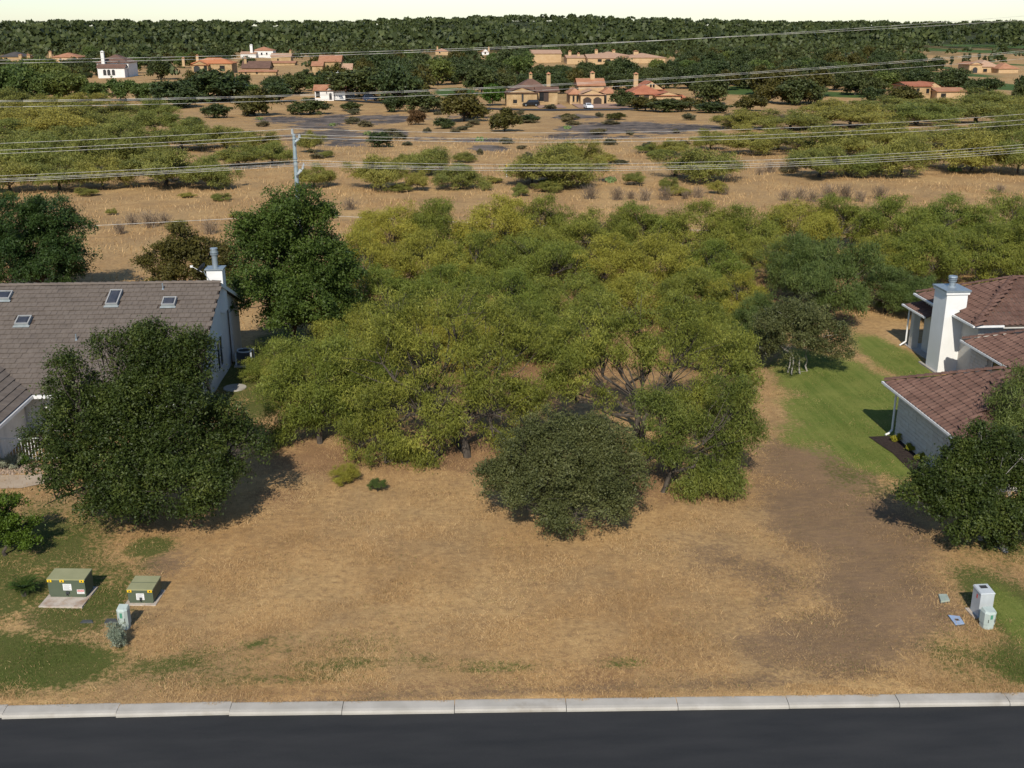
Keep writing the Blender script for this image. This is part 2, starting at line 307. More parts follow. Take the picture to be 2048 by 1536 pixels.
M['thatchb'] = leafmat('thatch_blade', (0.13, 0.09, 0.05), (0.25, 0.175, 0.10), (0.42, 0.30, 0.165), trans=0.2, patch=0.25, objvar=0.0, rough=0.8, spec=0.1)
GREENF = lambda X, Y: np.maximum(blobfield(X, Y, GREEN), blobfield(X, Y, LAWN))
n = 800000
Yb = 25.2 + 35 * rng.random(n) ** 1.5; Xb = rng.uniform(-0.62, 0.62, n) * (Yb + 2) + 0.07 * Yb
ok = (Yb > kerb_y(Xb) - 0.05 + 0.05 * np.sin(Xb * 3) + 0.04 * np.sin(Xb * 7.7)); ok &= ~((Xb < -11.6) & (Yb > 45.5)) & ~((Xb > 21) & (Yb < 46.5) & (Yb > 33.5)) & ~((Xb > 27.5) & (Yb > 46))
Xb, Yb = Xb[ok], Yb[ok]; jn = rng.normal(0, 0.27, len(Xb)) + 0.16 * np.sin(Xb * 1.1 + 1.7 * np.sin(Yb * 0.8)) * np.sin(Yb * 1.4 + Xb * 0.5)
gf = GREENF(Xb, Yb) + jn; tf = blobfield(Xb, Yb, THATCH) + jn; df = blobfield(Xb, Yb, DIRT)
isg = gf > 0.5; ist = ~isg & (tf > 0.5); isd = ~isg & ~ist & (rng.random(len(Xb)) > df * 0.55)
blades('lawn_grass', Xb[isg], Yb[isg], 0.05, 0.016, 0.8, 'blade', 'short green and olive lawn grass beside both houses', 'grass')
blades('thatch_grass', Xb[ist], Yb[ist], 0.045, 0.014, 1.3, 'thatchb', 'flattened grey brown thatch on the mown lot', 'grass')
clump = 0.6 + 0.8 * (np.sin(Xb * 0.9 + 1.5 * np.sin(Yb * 0.5)) * np.sin(Yb * 1.3 + Xb * 0.3) > 0.1)
dxy = (Xb[isd], Yb[isd]); cl = clump[isd]
blades('dry_grass', *dxy, 0.066 * cl, 0.014, 1.3, 'straw', 'dry golden straw grass covering the vacant lot', 'grass')
n = 60000; Yb = 26 + 24 * rng.random(n); Xb = rng.uniform(-0.6, 0.6, n) * Yb
k = (Yb > kerb_y(Xb) + 0.3) & (np.sin(Xb * 2.1 + 2 * np.sin(Yb * 1.3)) * np.sin(Yb * 2.3 + 1) + rng.normal(0, .45, n) > 0.45) & (GREENF(Xb, Yb) < .35) & (blobfield(Xb, Yb, THATCH) + rng.normal(0, .2, n) < .6)
k &= ~((Xb < -11.6) & (Yb > 45.5)) & ~((Xb > 19.9) & (Yb < 46.5) & (Yb > 33.5))
blades('straw_tufts', Xb[k], Yb[k], 0.15, 0.017, 1.2, 'straw', 'pale longer straw tufts scattered over the vacant lot', 'grass')
n = 110000; Yb = 58 + 150 * rng.random(n) ** 1.4; Xb = rng.uniform(-0.56, 0.6, n) * Yb
k = np.sin(Xb * .35 + 2 * np.sin(Yb * .13)) * np.sin(Yb * .4 + 1) + rng.normal(0, .5, n) > 0.1
k &= (blobfield(Xb, Yb, ROCK) < 0.3) & (blobfield(Xb, Yb, LAWN) < 0.15); k &= ~((Xb < -10) & (Yb < 66)) & ~((Xb > 26) & (Yb < 66))
Xb, Yb = Xb[k], Yb[k]
blades('field_grass', Xb, Yb, 0.38 * (0.6 + Yb / 250), 0.05 * (0.6 + Yb / 130), 0.7, 'straw', 'taller dry straw grass in the field behind the thicket', 'grass')
# ------------------------------------------------------------------ trees
def unit(a): return a / np.maximum(np.linalg.norm(a, axis=-1, keepdims=True), 1e-9)
def grow(name, lobes, trunks, seed, ncl, per, clr, L, W, droop, leaf, bark='bark', shell=0.55, outw=0.5, rtrunk=0.16, zmin=0.12, nbr=9, lumpy=0.16, flat=0.75, sub=6.5, tight=1.0):
    """lobes: (x,y,z,rx,ry,rz); trunks: base points. Returns trunk mesh and crown mesh."""
    rg = np.random.default_rng(seed); Lb = np.array(lobes, float)
    area = (Lb[:, 3] * Lb[:, 4] + Lb[:, 3] * Lb[:, 5] + Lb[:, 4] * Lb[:, 5]) ** 0.9
    nsub = max(8, int(ncl / sub)); sl = rg.choice(len(Lb), nsub, p=area / area.sum()); sd_ = unit(rg.normal(size=(nsub, 3)))
    sd_[:, 2] = np.where((sd_[:, 2] < -0.35) & (rg.random(nsub) < 0.65), -sd_[:, 2], sd_[:, 2])
    ph = rg.uniform(0, 6.28, (len(Lb), 6))
    wob = 1 + lumpy * (np.sin(3.1 * sd_[:, 0] + ph[sl, 0]) + np.sin(4.3 * sd_[:, 1] + ph[sl, 1]) + np.sin(5.2 * sd_[:, 2] + ph[sl, 2] + 3 * sd_[:, 0]))
    sr = shell + (1 - shell) * rg.random(nsub) ** 0.5
    SC = Lb[sl, :3] + sd_ * Lb[sl, 3:] * (sr * wob)[:, None]; SR = clr * rg.uniform(1.1, 2.5, nsub) * tight * (sub / 6.5) ** 0.35
    si = rg.choice(nsub, ncl, p=SR ** 2 / (SR ** 2).sum()); d = unit(rg.normal(size=(ncl, 3)) + np.array([0, 0, 0.35]))
    C = SC[si] + d * SR[si][:, None] * np.array([1, 1, 0.72]) * (0.35 + 0.65 * rg.random(ncl) ** 0.5)[:, None]; li = sl[si]
    kz = C[:, 2] > zmin; C = C[kz]; li = li[kz]; stint = rg.random(nsub)[si[kz]]
    cen = Lb[:, :3].mean(0)
    n = len(C); k = rg.integers(int(per * 0.6), int(per * 1.4) + 1, n); ci = np.repeat(np.arange(n), k); N = len(ci)
    sz = rg.uniform(0.6, 1.35, n)[ci]
    off = rg.normal(size=(N, 3)) * (clr * sz)[:, None] * 0.62 * np.array([1, 1, flat]); P = C[ci] + off
    kp = P[:, 2] > zmin * 0.5; P = P[kp]; ci = ci[kp]; N = len(P)
    o = unit(P - (cen - np.array([0, 0, 0.5])))
    dr = unit(unit(rg.normal(size=(N, 3))) + outw * o + np.array([0, 0, -droop])); s = unit(np.cross(dr, unit(rg.normal(size=(N, 3)) + 1.2 * np.array([0, 0, 1]) + 0.6 * o)))
    l_ = L * rg.uniform(0.6, 1.35, N)[:, None]; w_ = W * rg.uniform(0.7, 1.3, N)[:, None]
    V = np.stack([P - dr * l_ * 0.42 + s * w_ * 0.58, P + dr * l_ * 0.58, P - dr * l_ * 0.42 - s * w_ * 0.58], 1).reshape(-1, 3)
    ti = np.clip(0.5 * rg.random(N) + 0.15 * rg.random(n)[ci] + 0.35 * stint[ci], 0, 1)
    crown = np_mesh('crown', V, None, np.arange(3 * N).reshape(N, 3), mats=(leaf,), tint=np.repeat(ti, 3))
    m = MB(); tr = [np.array(b, float) for b in trunks]
    def limb(a, b, r0, r1, bend=0.16, seg=3):
        a = np.array(a, float); b = np.array(b, float); Ld = np.linalg.norm(b - a); pts = [a]
        for q in range(1, seg): pts.append(a + (b - a) * q / seg + rg.normal(size=3) * bend * Ld * np.array([1, 1, 0.5]) * 0.6)
        pts.append(b)
        for q in range(seg): m.tube(pts[q], pts[q + 1], r0 + (r1 - r0) * q / seg, r0 + (r1 - r0) * (q + 1) / seg, 6)
        return pts
    forks = []
    for b in tr:
        tgt = cen * np.array([1, 1, 0.6]); hi = min(1.3, cen[2] * 0.45); f_ = b + (tgt - b) * 0.25; f_[2] = b[2] + hi
        limb(b - np.array([0, 0, 0.08]), f_, rtrunk, rtrunk * 0.75, 0.08, 3); forks.append(f_)
    for b in tr[1:]: m.tube(tr[0] - np.array([0, 0, .04]), b - np.array([0, 0, .04]), rtrunk * .7, rtrunk * .7, 6)
    done = {}
    for i in np.argsort(-Lb[:, 2]):
        q = Lb[i]; f_ = forks[int(np.argmin([np.linalg.norm(q[:2] - a[:2]) for a in forks]))]
        c = q[:3] - np.array([0, 0, q[5] * 0.35])
        if c[2] < f_[2] + 0.9 and done:
            j = min(done, key=lambda j: np.linalg.norm(Lb[j, :3] - q[:3])); f_ = done[j][2]
        pts = limb(f_, c, rtrunk * 0.55, rtrunk * 0.2, 0.13, 4); done[i] = pts
        mine = C[li == i]
        if len(mine):
            for e in mine[rg.choice(len(mine), min(nbr, len(mine)), replace=False)]:
                limb(pts[int(rg.integers(2, 5))], e, max(rtrunk * 0.16, .016), 0.009, 0.12, 2)
    me = bpy.data.meshes.new('trunk'); me.from_pydata(m.v, [], m.f); me.materials.append(M[bark]); me.update()
    return me, crown
def at_y(px, py, Y): d = ray(px, py); return CO + d * (Y / d[1])
def key_tree(name, label, cat, base, lobes, seed, trunks=None, shrink=1.0, **kw):
    """one surveyed tree: lobes as (photo x, photo y, radius in photo px, metres nearer(-)/farther(+), height factor)"""
    B = site(*base); L = []
    for q in lobes:
        px, py, rp, off = q[:4]; fz = q[4] if len(q) > 4 else 0.85
        P = at_y(px, py, B[1] + off); r = rp * mpp(P) * shrink; P = P - B; L.append((*P, r, r, r * fz))
    T = [(0, 0, 0)] if not trunks else [tuple(site(*q) - B) for q in trunks]
    tm, cm = grow(name, L, T, seed, **kw)
    o = empty(name, B, label, cat); link('trunk', tm, o); link('crown', cm, o); return o
OAKP = dict(ncl=1000, per=55, clr=0.30, L=0.105, W=0.058, droop=0.05, shell=0.5, outw=0.5)
key_tree('live_oak', 'broad dark live oak beside the brown-roofed house, reaching to the ground', 'tree', (275, 1045),
    [(225, 718, 42, .6), (312, 715, 46, .6), (372, 755, 42, .4), (165, 785, 56, .6), (265, 790, 74, .4), (365, 815, 66, .2), (110, 865, 48, .2), (210, 865, 80, 0), (325, 885, 80, -.3), (440, 845, 50, .6), (475, 885, 42, .5),
     (165, 955, 56, -1.2), (262, 980, 76, -1.8), (352, 970, 66, -1.5), (415, 930, 54, -.6), (225, 1010, 48, -1.9), (300, 1030, 36, -2.2), (135, 905, 48, -.5), (300, 850, 64, 0), (120, 825, 36, .3), (405, 870, 52, .2),
     (208, 675, 20, .6, 1.7), (240, 690, 18, .6, 1.5), (285, 672, 22, .6, 1.7), (322, 672, 20, .6, 1.6), (360, 705, 18, .5, 1.5), (392, 705, 20, .4, 1.7), (140, 735, 24, .5, 1.3), (495, 862, 22, .5), (500, 895, 20, .3), (75, 875, 26, .2), (88, 925, 26, -.4), (112, 990, 28, -1.4), (425, 985, 30, -1.2), (455, 945, 30, -.5), (390, 1015, 26, -1.7)], 11,
    trunks=[(270, 1045), (290, 1040)], shrink=0.86, leaf='oak', rtrunk=0.2, **{**OAKP, 'ncl': 3600, 'per': 40, 'clr': 0.27, 'sub': 13, 'lumpy': 0.22})
key_tree('evergreen_shrub', 'dense rounded grey-green evergreen shrub standing out on the dry lot', 'shrub', (1130, 1050),
    [(1130, 880, 72, .6), (1050, 905, 58, .5), (1205, 890, 60, .5), (1015, 965, 48, .2), (1100, 965, 88, -.7), (1195, 965, 82, -.7), (1255, 940, 42, .1), (1065, 1010, 52, -1.0), (1150, 1025, 58, -1.3), (1225, 1010, 46, -.8), (1150, 1055, 28, -1.6), (1130, 930, 84, -.2), (1040, 940, 50, .2), (1215, 930, 56, 0), (985, 950, 30, .3)], 12,
    leaf='grey', shrink=0.93, rtrunk=0.11, ncl=3400, per=34, clr=0.19, L=0.08, W=0.045, droop=0.0, shell=0.6, sub=12, lumpy=0.14)
MQ = dict(leaf='mesq', clr=0.30, L=0.17, W=0.032, droop=0.9, shell=0.35, outw=0.35, lumpy=0.2, flat=0.8, sub=11, tight=0.82, nbr=16)
key_tree('mesquite_tree', 'large spreading mesquite with forked dark trunk right behind the grey-green shrub', 'tree', (1270, 890),
    [(1180, 650, 66, .8), (1280, 640, 72, .8), (1385, 665, 72, .8), (1465, 735, 64, .4), (1150, 720, 56, 0), (1235, 720, 40, 0), (1345, 730, 52, 0), (1430, 810, 56, -.3), (1495, 770, 34, 0), (1125, 775, 40, 0), (1370, 800, 44, -.3), (1195, 800, 34, 0), (1290, 700, 44, .4)], 13,
    trunks=[(1265, 885), (1285, 885)], rtrunk=0.17, ncl=1350, per=40, **MQ)
key_tree('mesquite_tree', 'smaller green mesquite with foliage drooping to the ground, right of the grey-green shrub', 'tree', (1325, 985),
    [(1325, 850, 52, .3), (1395, 870, 62, .2), (1440, 910, 48, 0), (1290, 915, 44, 0), (1420, 950, 54, -.4), (1345, 925, 46, -.3), (1445, 965, 34, -.5), (1470, 860, 46, .2), (1485, 805, 40, .4), (1395, 975, 34, -.7), (1300, 820, 40, .5)], 14, rtrunk=0.12, ncl=850, per=42, **{**MQ, 'leaf': 'mesq_m'})
key_tree('mesquite_tree', 'largest mesquite with two thick dark trunks at the front of the thicket', 'tree', (925, 905),
    [(800, 630, 64, 1), (900, 615, 72, 1), (1000, 650, 66, 1), (765, 710, 64, .4), (870, 705, 72, .4), (980, 725, 70, .3), (1045, 690, 48, .5), (835, 800, 70, -.4), (950, 790, 60, -.2), (1030, 800, 50, 0), (775, 855, 50, -.8), (865, 880, 46, -.9), (810, 920, 36, -1.2), (985, 860, 34, -.4), (720, 880, 44, -.9), (770, 915, 40, -1.3), (860, 925, 34, -1.5), (740, 790, 50, -.2), (1060, 830, 40, -.2), (900, 840, 40, -.9)], 15,
    trunks=[(912, 885), (935, 915)], rtrunk=0.19, ncl=1750, per=40, **MQ)
key_tree('mesquite_tree', 'yellow-green mesquite at the thicket corner nearest the dark live oak', 'tree', (640, 888),
    [(590, 725, 48, .5), (660, 710, 56, .5), (722, 740, 46, .4), (560, 795, 46, 0), (640, 795, 64, 0), (715, 805, 46, 0), (590, 855, 38, -.4), (690, 855, 40, -.4), (560, 885, 30, -.5)], 16, rtrunk=0.14, ncl=1050, per=40, **MQ)
key_tree('ash_tree', 'tall leafy deep green tree at the back corner of the brown-roofed house', 'tree', (590, 690),
    [(570, 445, 56, 0), (622, 435, 48, 0), (520, 480, 48, 0), (560, 525, 76, -.4), (640, 520, 68, -.2), (682, 560, 40, 0), (540, 590, 66, -.8), (622, 600, 78, -.8), (668, 630, 42, -.4), (575, 640, 44, -1), (598, 400, 32, 0), (500, 440, 26, 0)], 17,
    leaf='ash', rtrunk=0.2, ncl=2300, per=42, clr=0.34, L=0.15, W=0.085, droop=0.2, shell=0.5)
key_tree('autumn_tree', 'round olive-brown tree behind the chimney of the brown-roofed house', 'tree', (370, 602),
    [(370, 525, 50, 0), (318, 535, 40, 0), (420, 515, 50, 0), (360, 492, 34, 0), (435, 550, 34, 0), (405, 560, 34, -.5), (330, 560, 34, -.5)], 18, leaf='brownleaf', rtrunk=0.13, ncl=800, per=40, clr=0.3, L=0.16, W=0.09, droop=0.2)
key_tree('pistache_tree', 'deep green full-crowned tree behind the house with the skylights', 'tree', (90, 602),
    [(40, 445, 58, 0), (92, 432, 48, 0), (132, 475, 48, 0), (60, 510, 66, -.4), (145, 520, 42, 0), (105, 540, 52, -.4), (10, 545, 54, -.2), (-30, 480, 60, 0)], 19, leaf='pist', rtrunk=0.18, ncl=1900, per=42, clr=0.33, L=0.17, W=0.07, droop=0.5)
key_tree('persimmon_shrub', 'dark rounded shrub with bare pale trunks at the edge of the green lawn', 'shrub', (1585, 748),
    [(1590, 645, 48, 0), (1640, 672, 42, 0), (1540, 665, 40, 0), (1615, 640, 44, .3), (1575, 690, 40, -.4), (1665, 700, 28, 0), (1520, 690, 26, 0)], 20, trunks=[(1575, 745), (1583, 750), (1600, 748), (1615, 742)],
    leaf='grey', bark='palebark', rtrunk=0.05, ncl=1300, per=38, clr=0.22, L=0.09, W=0.05, droop=0.0, zmin=0.7, sub=12)
key_tree('live_oak', 'low dark live oak in front of the stone garage wall', 'tree', (1965, 1085),
    [(1940, 905, 30, .5), (1995, 892, 40, .5), (1890, 928, 26, .4), (1875, 965, 38, .1), (1935, 955, 44, .1), (1985, 960, 50, 0), (2040, 970, 50, 0), (1838, 985, 20, .1), (1862, 1000, 24, -.1), (1900, 1015, 36, -.5), (1950, 1025, 40, -.7), (2000, 1040, 42, -.7), (2060, 1030, 46, -.4), (2012, 1088, 24, -.9), (2060, 910, 46, .6), (1925, 1060, 24, -.7), (1960, 880, 18, .6), (1818, 985, 12, .1)], 21,
    trunks=[(1960, 1080), (2012, 1105)], shrink=0.88, leaf='oak', bark='palebark', rtrunk=0.11, **{**OAKP, 'ncl': 2300, 'per': 38, 'clr': 0.19, 'sub': 14, 'lumpy': 0.22, 'L': 0.10, 'W': 0.06})
key_tree('mesquite_tree', 'green mesquite leaning over the tiled garage roof', 'tree', (2085, 985),
    [(2015, 805, 44, .6), (2045, 775, 44, .6), (1995, 850, 30, .3), (2055, 850, 50, 0), (2090, 800, 60, .4), (2100, 880, 50, 0)], 22, rtrunk=0.13, ncl=340, per=44, **{**MQ, 'leaf': 'mesq_g'})
key_tree('laurel_shrub', 'bright green rounded shrub casting a shadow beside the concrete path', 'shrub', (12, 1112),
    [(15, 1020, 36, .2), (48, 1050, 22, 0), (0, 1065, 42, 0), (38, 1080, 24, -.2), (-30, 1040, 40, 0)], 23, leaf='bright', rtrunk=0.07, ncl=380, per=44, clr=0.14, L=0.085, W=0.05, droop=0.1)

# thicket and brush: a few grown kinds, then copies
def mesq_kind(seed, W, Ht, ncl, per, clr, L, Wd, leaf, low=False):
    rg = np.random.default_rng(seed); lb = [(0, 0, Ht * .66, W * .25, W * .25, Ht * .24)]
    nl = 10
    for i in range(nl):
        a = 2 * math.pi * (i + rg.uniform(-.3, .3)) / nl; q = rg.uniform(.24, .36) * W; r = rg.uniform(.15, .22) * W
        z = Ht * (rg.uniform(.24, .62) if not low else rg.uniform(.25, .55)); lb.append((q * math.cos(a), q * math.sin(a), z, r, r, Ht * rg.uniform(.17, .24)))
    tr = [(0, 0, 0)] + ([(rg.uniform(-.18, .18), rg.uniform(-.15, .15), 0)] if rg.random() < .6 else [])
    return grow('k', lb, tr, seed + 50, ncl, per, clr, L, Wd, 0.8, leaf, rtrunk=0.12, shell=0.35, outw=0.35, lumpy=0.22, nbr=12, sub=11, tight=0.85)
def place(kind, name, label, cat, group, base, wpx, hpx, W, Ht, parts=True, deep=1.0):
    B = site(*base) if len(base) == 2 else np.array(base); s = mpp(B); sx = wpx * s / W
    sz = top_h(B, proj(B)[0], proj(B)[1] - hpx) / Ht
    o = empty(name, B, label, cat, group, rng.uniform(0, 6.28)); o.scale = (sx * rng.uniform(.92, 1.08), sx * deep, sz)
    link('trunk', kind[0], o); link('crown', kind[1], o); return o
KM = [mesq_kind(30 + i, 6.5, 4.6, 760, 38, 0.32, 0.18, 0.036, 'mesq') for i in range(4)]
KG = [mesq_kind(40 + i, 6.5, 4.8, 880, 42, 0.32, 0.18, 0.038, 'mesq_g') for i in range(2)]
TH = [(770, 520, 150, 120), (880, 515, 150, 122), (1000, 520, 170, 135), (1090, 515, 160, 132), (1190, 520, 150, 112), (1290, 520, 150, 112), (1390, 520, 160, 122), (1480, 515, 150, 112), (1585, 505, 150, 110), (1690, 500, 150, 108), (1790, 505, 160, 118), (1900, 505, 170, 122), (2010, 505, 170, 125),
      (740, 590, 150, 128), (850, 590, 165, 135), (960, 585, 165, 130), (1080, 590, 160, 130), (1200, 590, 155, 118), (1320, 585, 160, 122), (1430, 590, 150, 120), (1530, 560, 130, 100), (1850, 570, 170, 125), (1960, 560, 170, 120), (2055, 565, 150, 125), (1760, 560, 140, 100),
      (775, 665, 160, 130), (890, 660, 170, 135), (1015, 660, 170, 130), (1140, 655, 170, 120), (1260, 650, 160, 110), (1385, 640, 160, 110), (1480, 650, 130, 115),
      (720, 735, 150, 120), (840, 730, 150, 120), (1060, 720, 150, 120), (560, 760, 120, 90), (620, 800, 150, 110), (960, 745, 150, 110), (1150, 735, 140, 100), (790, 800, 150, 110), (1420, 740, 140, 110), (680, 690, 130, 110), (1100, 560, 150, 110), (700, 840, 120, 90), (1390, 700, 130, 100)]
def th_label(x, y):
    a = 'mesquite on the back edge of the thicket' if y < 540 else ('mesquite in the middle of the thicket' if y < 620 else ('mesquite in the front part of the thicket' if y < 700 else 'low mesquite filling the thicket front'))
    b = 'near the tall deep green tree' if x < 900 else ('behind the two-trunked mesquite' if x < 1120 else ('behind the fork-trunked mesquite' if x < 1500 else 'towards the tiled house'))
    return a + ', ' + b
for i, (x, y, wp, hp) in enumerate(TH):
    place(KM[i % 4], 'mesquite_tree', th_label(x, y), 'tree', 'mesquites of the thicket behind the lot', (x + rng.uniform(-12, 12), y), wp * 1.12, hp, 6.5, 4.6)
for x, y, wp, hp in [(1655, 640, 190, 175), (1590, 600, 150, 140), (1770, 625, 150, 100), (1510, 700, 120, 120), (1840, 640, 120, 90)]:
    place(KG[int(x) % 2], 'mesquite_tree', 'darker green mesquite beyond the lawn, between the pale-trunked shrub and the tiled house', 'tree', 'green mesquites beyond the lawn', (x, y), wp, hp, 6.5, 4.8)
place(KM[1], 'mesquite_sapling', 'low green mesquite sprout on the straw under the largest mesquite', 'shrub', 'sprouts at the lot edge', (690, 965), 70, 38, 6.5, 4.6)
place(KG[1], 'mesquite_sapling', 'small bright green sprout alone on the straw before the thicket', 'shrub', None, (755, 985), 36, 30, 6.5, 4.8)
KB = [mesq_kind(60 + i, 6.5, 4.4, 560, 34, 0.38, 0.24, 0.06, 'mesq_far', low=True) for i in range(4)]
def brush(lst, labels, group):
    for i, (x, y, wp, hp) in enumerate(lst): place(KB[(i * 7 + int(x)) % 4], 'mesquite_tree', labels[0 if y < 262 else (1 if y < 330 else 2)], 'tree', group, (x, y), wp * rng.uniform(.85, 1.15), hp * rng.uniform(.75, 1.05), 6.5, 4.4)
brush([(20, 385, 120, 90), (120, 382, 130, 95), (205, 378, 100, 75), (335, 372, 170, 95), (425, 378, 110, 72), (60, 350, 160, 85), (180, 345, 150, 85), (265, 342, 140, 78), (480, 335, 110, 60), (545, 330, 90, 50), (30, 318, 170, 85), (140, 312, 160, 80), (250, 308, 150, 76), (365, 300, 150, 66), (450, 296, 120, 52), (520, 300, 90, 42),
       (20, 280, 140, 62), (110, 276, 150, 66), (210, 272, 130, 58), (310, 266, 120, 54), (60, 248, 180, 52), (190, 244, 170, 55), (300, 238, 100, 48), (-20, 240, 120, 50), (90, 222, 120, 40), (170, 218, 120, 42), (20, 216, 110, 40), (385, 275, 90, 40)],
      ('yellow-green mesquite at the back of the scrub left of the steel pole', 'yellow-green mesquite in the middle of the scrub left of the steel pole', 'yellow-green mesquite on the field edge of the scrub left of the steel pole'), 'scrub left of the steel pole')
brush([(1640, 355, 150, 80), (1800, 352, 150, 85), (1725, 352, 120, 72), (1945, 342, 170, 80), (2035, 350, 100, 88), (1500, 308, 130, 58), (1640, 312, 180, 76), (1780, 304, 170, 68), (1900, 294, 160, 66), (2015, 292, 140, 66), (1480, 258, 110, 44), (1580, 258, 140, 50), (1700, 254, 160, 54), (1830, 250, 170, 54), (1950, 246, 170, 56), (2045, 244, 100, 56), (1860, 226, 150, 44), (1980, 222, 170, 52), (1765, 228, 130, 44), (1555, 300, 110, 50), (1420, 300, 90, 46), (1345, 310, 80, 40), (1660, 232, 110, 38)],
      ('yellow-green mesquite below the golf course, at the back of the right-hand scrub', 'yellow-green mesquite in the middle of the scrub right of the rock shelf', 'yellow-green mesquite with visible stems on the field edge right of the rock shelf'), 'scrub right of the rock shelf')
brush([(620, 305, 62, 50), (628, 375, 92, 50), (762, 378, 130, 85), (835, 382, 52, 45), (918, 378, 95, 52), (860, 348, 105, 60), (1115, 372, 178, 95), (1160, 340, 120, 60), (1268, 370, 52, 32), (1405, 362, 150, 72), (1065, 366, 90, 60)],
      ('x', 'smaller mesquite right at the lower edge of the dark rock shelf', 'lone mesquite standing in the straw field below the dark rock shelf'), 'mesquites in the open straw field')

rf = np.random.default_rng(91)
brush([(rf.uniform(520, 1500), rf.uniform(300, 392), rf.uniform(26, 60), rf.uniform(16, 34)) for k in range(20)], ('x', 'small olive mesquite sprout among rock and straw', 'small olive mesquite sprout in the open straw field'), 'small mesquite sprouts in the field')
brush([(rf.uniform(-20, 600), rf.uniform(384, 470), rf.uniform(18, 44), rf.uniform(10, 22)) for k in range(8)], ('x', 'x', 'low olive sprout in the straw behind the brown-roofed house'), 'small sprouts behind the house')
# bare dry brush
rgb = np.random.default_rng(5); mb_ = []
m = MB()
for k in range(70):
    a = rgb.uniform(0, 6.28); r0 = rgb.uniform(0, .35); tip = rgb.uniform(.5, 1.4); p0 = (r0 * math.cos(a), r0 * math.sin(a), 0); p1 = (p0[0] + rgb.normal(0, .22), p0[1] + rgb.normal(0, .22), tip)
    m.tube(p0, p1, 0.011, 0.006, 3)
    for q in range(2): f_ = rgb.uniform(.4, .9); c = [p0[j] + (p1[j] - p0[j]) * f_ for j in range(3)]; m.tube(c, (c[0] + rgb.normal(0, .18), c[1] + rgb.normal(0, .18), c[2] + rgb.uniform(.1, .4)), 0.007, 0.004, 3)
tw = bpy.data.meshes.new('stems'); tw.from_pydata(m.v, [], m.f); tw.materials.append(M['twig'])
for x, y in [(1235, 400), (1262, 398), (1290, 402), (1370, 398), (1395, 396), (1570, 402), (1600, 398), (1625, 404), (1655, 396), (1690, 398), (1720, 404), (265, 450), (300, 455), (330, 448), (240, 468), (700, 420), (1540, 345), (1565, 340), (1585, 345), (1520, 350), (1350, 352), (2000, 385), (1450, 390), (420, 468), (1180, 398), (1760, 398), (1330, 400)]:
    B = site(x, y); o = link('dry_brush', tw, None, B); o.rotation_euler.z = rng.uniform(0, 6.28); s_ = rng.uniform(.7, 1.35); o.scale = (s_ * 1.7, s_ * 1.5, s_)
    tag(o, 'bare grey-brown dry brush standing in the straw field', 'brush', 'bare dry brush in the field')

# ------------------------------------------------------------------ house materials
t = NT('stone_wall'); v = t.coord(); a = t.noise(v, 2.2, 5); b = t.noise(v, 30, 3)
r = t.n('ShaderNodeObjectInfo').outputs['Random']
c = t.mix(t.mr(a, .3, .7), (0.62, 0.60, 0.55), (0.52, 0.49, 0.44)); c = t.mix(t.mr(r, 0, 1, 0, .35), c, (0.44, 0.38, 0.30))
M['stone'] = t.bsdf(c, 0.9, 0.2, normal=t.bump(b, 0.4, 0.02))
M['mortar'] = surf('mortar', (0.36, 0.34, 0.31), (0.42, 0.40, 0.36), 4, 0.95, 0.1)
M['white_wall'] = surf('white_masonry', (0.66, 0.66, 0.63), (0.74, 0.735, 0.70), 1.2, 0.9, 0.2, bump=0.35, fine=12, c3=(0.50, 0.50, 0.47))
M['stucco'] = surf('white_stucco', (0.70, 0.70, 0.67), (0.76, 0.755, 0.73), 1.0, 0.9, 0.2, bump=0.12, fine=60, c3=(0.64, 0.64, 0.61))
M['trim'] = surf('white_trim', (0.70, 0.70, 0.68), (0.78, 0.78, 0.75), 3, 0.5, 0.4, bump=0)
M['skyframe'] = surf('skylight_frame', (0.27, 0.27, 0.26), (0.33, 0.33, 0.32), 3, .6, .3, bump=0)
M['soffit'] = surf('soffit', (0.52, 0.50, 0.45), (0.58, 0.56, 0.50), 3, 0.8, 0.2, bump=0)
M['galv'] = surf('grey_sheet_metal', (0.26, 0.31, 0.34), (0.34, 0.39, 0.42), 4, 0.45, 0.5, 0.5, bump=0)
M['glass_dark'] = surf('dark_glass', (0.012, 0.014, 0.016), (0.02, 0.022, 0.024), 2, 0.08, 0.6, bump=0)
M['glass_sky'] = surf('skylight_glass', (0.035, 0.040, 0.050), (0.06, 0.06, 0.07), 2, 0.12, 0.6, bump=0, c3=(0.10, 0.09, 0.085))
M['flashing'] = surf('lead_flashing', (0.22, 0.25, 0.25), (0.30, 0.32, 0.32), 4, 0.6, 0.4, bump=0)
M['flat_tile'] = surf('brown_flat_tile', (0.140, 0.114, 0.093), (0.176, 0.146, 0.121), 2.4, 0.9, 0.15, bump=0.3, fine=30, pos=True, c3=(0.118, 0.098, 0.083), objvar=0.25)
M['deck'] = surf('roof_deck', (0.075, 0.058, 0.048), (0.10, 0.078, 0.064), 3, 0.9, 0.1)
M['s_tile'] = surf('red_brown_tile', (0.112, 0.062, 0.047), (0.180, 0.104, 0.078), 2.0, 0.85, 0.2, bump=0.2, fine=30, pos=True, c3=(0.20, 0.122, 0.092), objvar=0.4)
M['mulch'] = surf('dark_mulch', (0.030, 0.022, 0.020), (0.055, 0.040, 0.034), 9, 0.95, 0.1, bump=0.8, fine=45, pos=True)
M['patina'] = surf('old_concrete', (0.40, 0.34, 0.28), (0.50, 0.44, 0.37), 3, 0.9, 0.15, fine=30, c3=(0.28, 0.17, 0.10))

